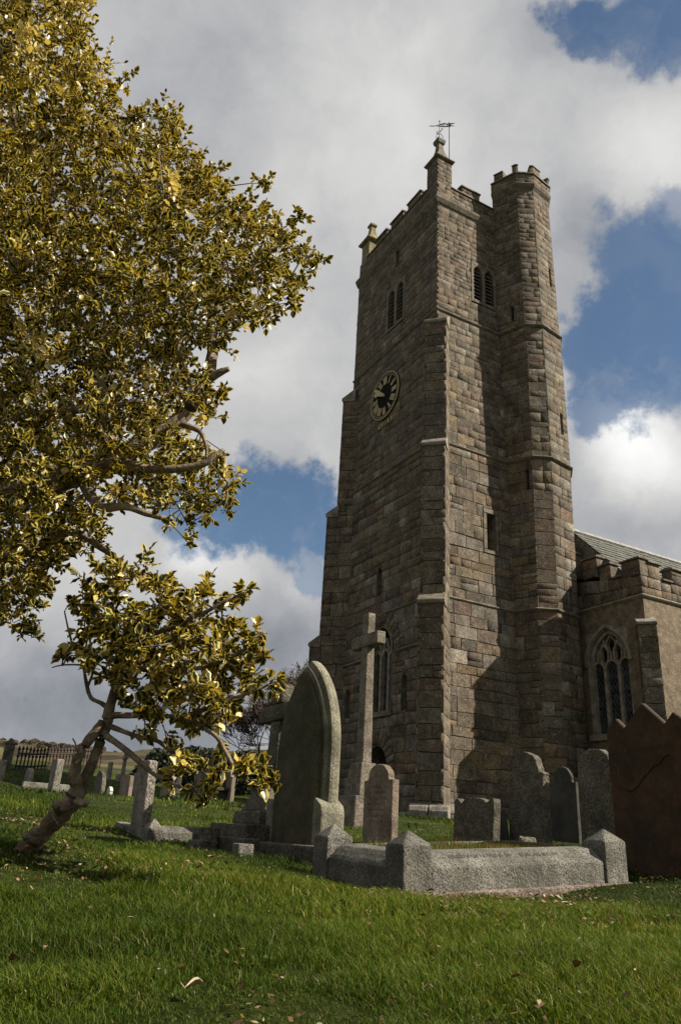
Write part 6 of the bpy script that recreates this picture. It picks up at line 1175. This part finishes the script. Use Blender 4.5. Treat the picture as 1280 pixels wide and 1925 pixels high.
BUSH_LIMBS = [[(-1.487,3.9,0.182,0.096),(-1.442,3.9,0.303,0.073),(-1.406,3.9,0.391,0.052),(-1.366,3.9,0.459,0.044),(-1.3,3.88,0.53,0.041),(-1.247,3.87,0.593,0.045),(-1.198,3.86,0.651,0.045),(-1.169,3.85,0.699,0.043),(-1.164,3.83,0.743,0.033),(-1.178,3.81,0.796,0.028),(-1.172,3.8,0.86,0.024),(-1.151,3.8,0.924,0.024),(-1.117,3.82,0.992,0.026),(-1.08,3.83,1.056,0.028),(-1.063,3.82,1.157,0.023),(-1.03,3.8,1.304,0.018),(-0.969,3.78,1.45,0.016),(-0.885,3.75,1.611,0.011),(-0.821,3.75,1.728,0.008)],[(-1.178,3.86,0.68,0.038),(-1.154,3.87,0.722,0.033),(-1.139,3.87,0.795,0.027),(-1.115,3.86,0.875,0.024),(-1.096,3.85,0.942,0.024),(-1.078,3.84,0.999,0.025),(-1.067,3.83,1.074,0.026)],[(-1.064,3.82,0.978,0.017),(-0.921,3.7,0.903,0.014),(-0.766,3.62,0.805,0.011),(-0.658,3.58,0.764,0.008),(-0.603,3.55,0.741,0.007)],[(-1.056,3.83,1.024,0.015),(-0.893,3.75,0.974,0.011),(-0.779,3.7,0.951,0.01),(-0.669,3.62,0.879,0.01),(-0.597,3.58,0.834,0.007)],[(-1.052,3.83,1.075,0.018),(-0.883,3.75,1.073,0.014),(-0.695,3.7,1.064,0.011),(-0.523,3.6,0.994,0.01),(-0.447,3.55,0.908,0.009),(-0.388,3.52,0.83,0.008),(-0.323,3.5,0.777,0.007),(-0.266,3.48,0.726,0.005)],[(-1.064,3.83,1.1,0.016),(-1.122,3.86,1.134,0.012),(-1.185,3.88,1.16,0.01),(-1.228,3.9,1.232,0.009),(-1.275,3.92,1.341,0.007),(-1.36,3.95,1.454,0.006),(-1.426,3.95,1.607,0.004)],[(-1.216,3.89,1.212,0.007),(-1.205,3.9,1.327,0.006),(-1.268,3.92,1.494,0.006),(-1.302,3.95,1.702,0.004)],[(-1.273,3.92,1.328,0.005),(-1.371,3.93,1.324,0.004),(-1.427,3.93,1.307,0.003)],[(-1.329,3.93,1.423,0.005),(-1.288,3.9,1.516,0.004),(-1.342,3.9,1.656,0.003)],[(-1.03,3.8,1.304,0.018),(-0.777,3.7,1.285,0.013),(-0.568,3.65,1.313,0.01),(-0.375,3.65,1.427,0.008)],[(-0.695,3.7,1.064,0.013),(-0.493,3.62,1.137,0.01),(-0.348,3.6,1.196,0.007),(-0.277,3.6,1.232,0.005)],[(-0.969,3.78,1.45,0.013),(-0.735,3.72,1.53,0.011),(-0.51,3.7,1.675,0.008)],[(-1.143,3.8,0.68,0.017),(-1.096,3.76,0.665,0.017),(-1.078,3.74,0.674,0.012)],[(-1.18,3.78,0.882,0.005),(-1.185,3.77,0.924,0.004),(-1.205,3.77,0.952,0.003)],[(-1.203,3.8,0.569,0.004),(-1.245,3.78,0.617,0.003),(-1.265,3.78,0.643,0.002)]]
b0 = CROWN_LIMBS[0][0]
holly('golden_holly', (b0[0], b0[1], gz(b0[0], b0[1])), 'large golden variegated holly whose crown fills the upper left', CROWN_LIMBS, CROWN_BLOBS, .050, 20, 31)
b1 = BUSH_LIMBS[0][1]
holly('golden_holly', (b1[0], b1[1], gz(b1[0], b1[1])), 'small leaning golden holly with a knotted trunk among the graves', BUSH_LIMBS, BUSH_BLOBS, .055, 17, 37)

# ------------------------------------------------------------------ grass
def mat_grass():
    m, b = mat('grass blade', .6, .12); t = attr('tint').outputs['Color']; L_(t, b.inputs['Base Color'])
    tr = N_('ShaderNodeBsdfTranslucent'); L_(mixc(1.0, t, (1.1, 1.2, .5), 'MULTIPLY'), tr.inputs['Color']); ms = N_('ShaderNodeMixShader'); ms.inputs[0].default_value = .3
    L_(b.outputs[0], ms.inputs[1]); L_(tr.outputs[0], ms.inputs[2]); L_(ms.outputs[0], nt.nodes['Material Output'].inputs['Surface'])
    return m
M_GRASS = mat_grass()
def grass(y0, y1, count, hmin, hmax, wd, seed, slope=.78):
    r = np.random.default_rng(seed); y = np.sqrt(r.uniform(y0**2, y1**2, count)); x = y*r.uniform(-slope, slope, count)
    # tussocks: density and height vary in clumps
    cl = ripple(x*1.6+3, y*1.6, .55)+ripple(x*.5, y*.5+7, .4); keep = r.random(count) < np.clip(.95+cl, .8, 1)
    P = np.stack([x, y], 1)-np.array([.476, 4.8]); e = P@E[:2]; nn = P@Nn[:2]; keep &= ~((e > 0) & (e < 1.83) & (nn > 0) & (nn < 1.12))
    Pc = np.stack([x, y], 1)-C0[:2]; e = Pc@E[:2]; nn = Pc@Nn[:2]; keep &= ~((e > 0) & (nn > -.0) & (nn < 5.2))
    x, y, cl = x[keep], y[keep], cl[keep]; n = len(x); z = ground(x, y)-.004
    h = r.uniform(hmin, hmax, n)*np.clip(1+cl*2.0, .6, 1.8); a = r.uniform(0, 6.28, n); ln = r.uniform(.2, 1.5, n)*h; la = a+r.normal(1.57, .5, n)
    flat = r.random(n) < .12; ln[flat] *= 1.8; h[flat] *= .55
    dx, dy = np.cos(a)*wd/2*r.uniform(.6, 1.4, n), np.sin(a)*wd/2; lx, ly = np.cos(la)*ln, np.sin(la)*ln; B_ = np.stack([x, y, z], 1)
    o = lambda s, f, g: np.stack([s*dx+lx*f, s*dy+ly*f, h*g], 1)
    V = np.stack([B_+o(-1, 0, 0), B_+o(1, 0, 0), B_+o(.75, .3, .6), B_+o(-.75, .3, .6), B_+o(0, 1, .95)], 1).reshape(-1, 3)
    T = (np.array([(0, 1, 2), (0, 2, 3), (3, 2, 4)])[None]+5*np.arange(n)[:, None, None]).reshape(-1, 3)
    k = r.random(n); pal = np.array([(.046, .080, .007), (.066, .099, .010), (.095, .110, .014), (.028, .046, .006), (.13, .11, .025), (.28, .235, .12)])
    pick = np.select([k < .36, k < .66, k < .80, k < .955, k < .985], [0, 1, 2, 3, 4], 5); patch = ripple(x*.7+9, y*.7, .5)
    col = pal[pick]*r.uniform(.75, 1.25, (n, 1))*np.clip(1+patch*.9, .55, 1.5)[:, None]; col = col*np.clip(1+np.stack([patch*.18, patch*0, patch*0], 1), .7, 1.5)
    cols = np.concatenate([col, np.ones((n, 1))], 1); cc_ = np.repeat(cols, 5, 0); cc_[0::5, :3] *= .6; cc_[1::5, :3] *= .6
    return V, T, cc_
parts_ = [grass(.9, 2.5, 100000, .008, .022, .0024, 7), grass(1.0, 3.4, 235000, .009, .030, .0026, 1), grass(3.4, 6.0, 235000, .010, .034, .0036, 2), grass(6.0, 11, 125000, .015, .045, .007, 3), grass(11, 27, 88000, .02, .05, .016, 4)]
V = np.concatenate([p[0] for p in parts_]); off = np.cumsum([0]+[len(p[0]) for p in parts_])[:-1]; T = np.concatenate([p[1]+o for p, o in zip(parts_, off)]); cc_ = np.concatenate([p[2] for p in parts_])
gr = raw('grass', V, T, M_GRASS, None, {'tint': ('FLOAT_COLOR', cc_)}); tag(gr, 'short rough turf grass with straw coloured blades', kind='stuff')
# weeds along the back edge of the kerb and moss tufts inside the plot
r = np.random.default_rng(9); n = 2600; e = r.uniform(.22, 1.60, n); nn = r.uniform(.215, .88, n); base = np.array([KP(a, b, .213) for a, b in zip(e, nn)]); h = r.uniform(.012, .04, n)*(1+1.2*(np.sin(e*9)+np.sin(e*23+1) > 1.0)); a = r.uniform(0, 6.28, n)
dd = np.stack([np.cos(a), np.sin(a), 0*a], 1); V = np.stack([base-dd*.003, base+dd*.003, base+np.stack([np.sin(a)*h*.6, np.cos(a)*h*.6, h], 1)], 1).reshape(-1, 3)
col = np.where(r.random((n, 1)) < .35, np.array([[.16, .07, .03]]), np.array([[.08, .11, .02]])); wd_ = raw('plot_weeds', V, np.arange(3*n).reshape(-1, 3), M_GRASS, kg, {'tint': ('FLOAT_COLOR', np.repeat(np.concatenate([col, np.ones((n, 1))], 1), 3, 0))}); wd_['kind'] = 'stuff'

# leaf litter and clover scattered through the turf
def litter(count, y1, seed):
    r = np.random.default_rng(seed); y = np.sqrt(r.uniform(1.2, y1**2, count)); x = y*r.uniform(-.6, .6, count)
    keep = r.random(count) < np.clip(.35+ripple(x*1.3+20, y*1.3, 1.2), .04, 1); x, y = x[keep], y[keep]
    P = np.stack([x, y], 1)-np.array([.476, 4.8]); e = P@E[:2]; nn = P@Nn[:2]; k2 = ~((e > -.05) & (e < 1.9) & (nn > -.05) & (nn < 1.2)); x, y = x[k2], y[k2]; n = len(x)
    c = np.stack([x, y, ground(x, y)+r.uniform(.012, .032, n)], 1); a = r.uniform(0, 6.28, n); s_ = r.uniform(.004, .013, n)*np.where(r.random(n) < .08, 1.9, 1); t = r.uniform(-.7, .7, (n, 2))
    u = np.stack([np.cos(a), np.sin(a), t[:, 0]], 1)*s_[:, None]; v = np.stack([-np.sin(a), np.cos(a), t[:, 1]], 1)*(s_*r.uniform(.35, .8, n))[:, None]
    V = np.stack([c-u, c+v, c+u, c-v], 1).reshape(-1, 3); pal = np.array([(.16, .085, .045), (.26, .17, .09), (.42, .34, .22), (.09, .05, .03), (.05, .11, .02)]); col = pal[r.choice(5, n, p=[.28, .2, .12, .16, .24])]*r.uniform(.7, 1.2, (n, 1))
    return raw('leaf_litter', V, np.arange(4*n).reshape(-1, 4), M_GRASS, None, {'tint': ('FLOAT_COLOR', np.repeat(np.concatenate([col, np.ones((n, 1))], 1), 4, 0))}, smoothed=False)
tag(litter(30000, 8.5, 12), 'small brown and pale flecks of leaf litter scattered through the turf', kind='stuff')
# ------------------------------------------------------------------ fallen leaves
LEAF_SPOTS = [(-1.307,3.759,0.047),(-1.227,3.76,0.042),(-0.926,3.36,0.029),(-1.266,4.312,0.038),(-1.44,3.959,0.035),(-0.803,2.362,0.04),(-0.299,2.272,0.049),(-1.166,3.527,0.026),(-0.572,3.96,0.03),(-0.73,5.595,0.078),(-0.177,3.252,0.028),(-0.504,4.502,0.034),(-0.492,2.855,0.024),(-0.605,2.811,0.02),(-0.573,2.195,0.018),(-0.762,2.49,0.024),(1.211,4.158,0.052),(0.795,2.638,0.048),(0.587,2.563,0.034),(0.318,2.446,0.023),(0.376,4.966,0.037),(0.412,3.339,0.029),(1.079,4.009,0.035),(0.826,4.605,0.035),(0.642,4.849,0.043),(0.203,3.456,0.021),(0.508,2.67,0.023),(1.228,4.764,0.03),(-0.274,4.09,0.025),(0.101,3.669,0.027),(-0.058,2.967,0.025),(0.966,2.649,0.025),(0.993,2.925,0.021),(-0.232,2.656,0.022),(-0.492,2.43,0.017)]
def fallen(x, y, s, m, label, group=None, seed=0):
    r = random.Random(seed); mb = MB(); n = 5; rows = []
    yaw = r.uniform(0, 6.28); c_, s_ = math.cos(yaw), math.sin(yaw); cu = r.uniform(.5, 1.6); tl = r.uniform(-.3, .5)
    z = gz(x, y)+.040
    for i in range(n+1):
        t = i/n; w = math.sin(math.pi*min(1, t*.9+.08))*.42+.01
        for k in (-1, -.5, 0, .5, 1):
            lx = k*w*s*(1+r.uniform(-.15, .15)); ly = (t-.5)*s*1.5; lz = cu*(k*k)*s*.35*w*2+math.sin(t*5+yaw)*s*.12+t*tl*s
            rows.append((x+lx*c_-ly*s_, y+lx*s_+ly*c_, z+lz))
    fs = [(i*5+k, i*5+k+1, (i+1)*5+k+1, (i+1)*5+k) for i in range(n) for k in range(4)]
    mb.add(rows, fs); mb.tube([rows[2], (rows[2][0]+s_*s*.4, rows[2][1]-c_*s*.4, z+.01)], s*.03, 4)
    o = obj('fallen_leaf', mb, m, None, smoothed=True); tag(o, label, 'leaf', group); return o
for i, (x, y, s) in enumerate(LEAF_SPOTS):
    if i == 6: fallen(x, y, s*.72, M_PALELEAF, 'largest crumpled pale dry leaf lying in the near grass', seed=i)
    elif i == 17: fallen(x, y, s*.72, M_DRYLEAF, 'large curled brown leaf standing in the grass near the right corner', seed=i)
    elif i == 5: fallen(x, y, s*.72, M_DRYLEAF, 'broad brown leaf in the grass at the left edge', seed=i)
    else:
        pale = i % 3 == 1
        fallen(x, y, s*.72, M_PALELEAF if pale else M_DRYLEAF, 'small bleached dry leaf lying in the short grass' if pale else 'small curled brown leaf lying in the short grass', 'bleached fallen leaves' if pale else 'brown fallen leaves', seed=i)
print('objects', len(bpy.data.objects))
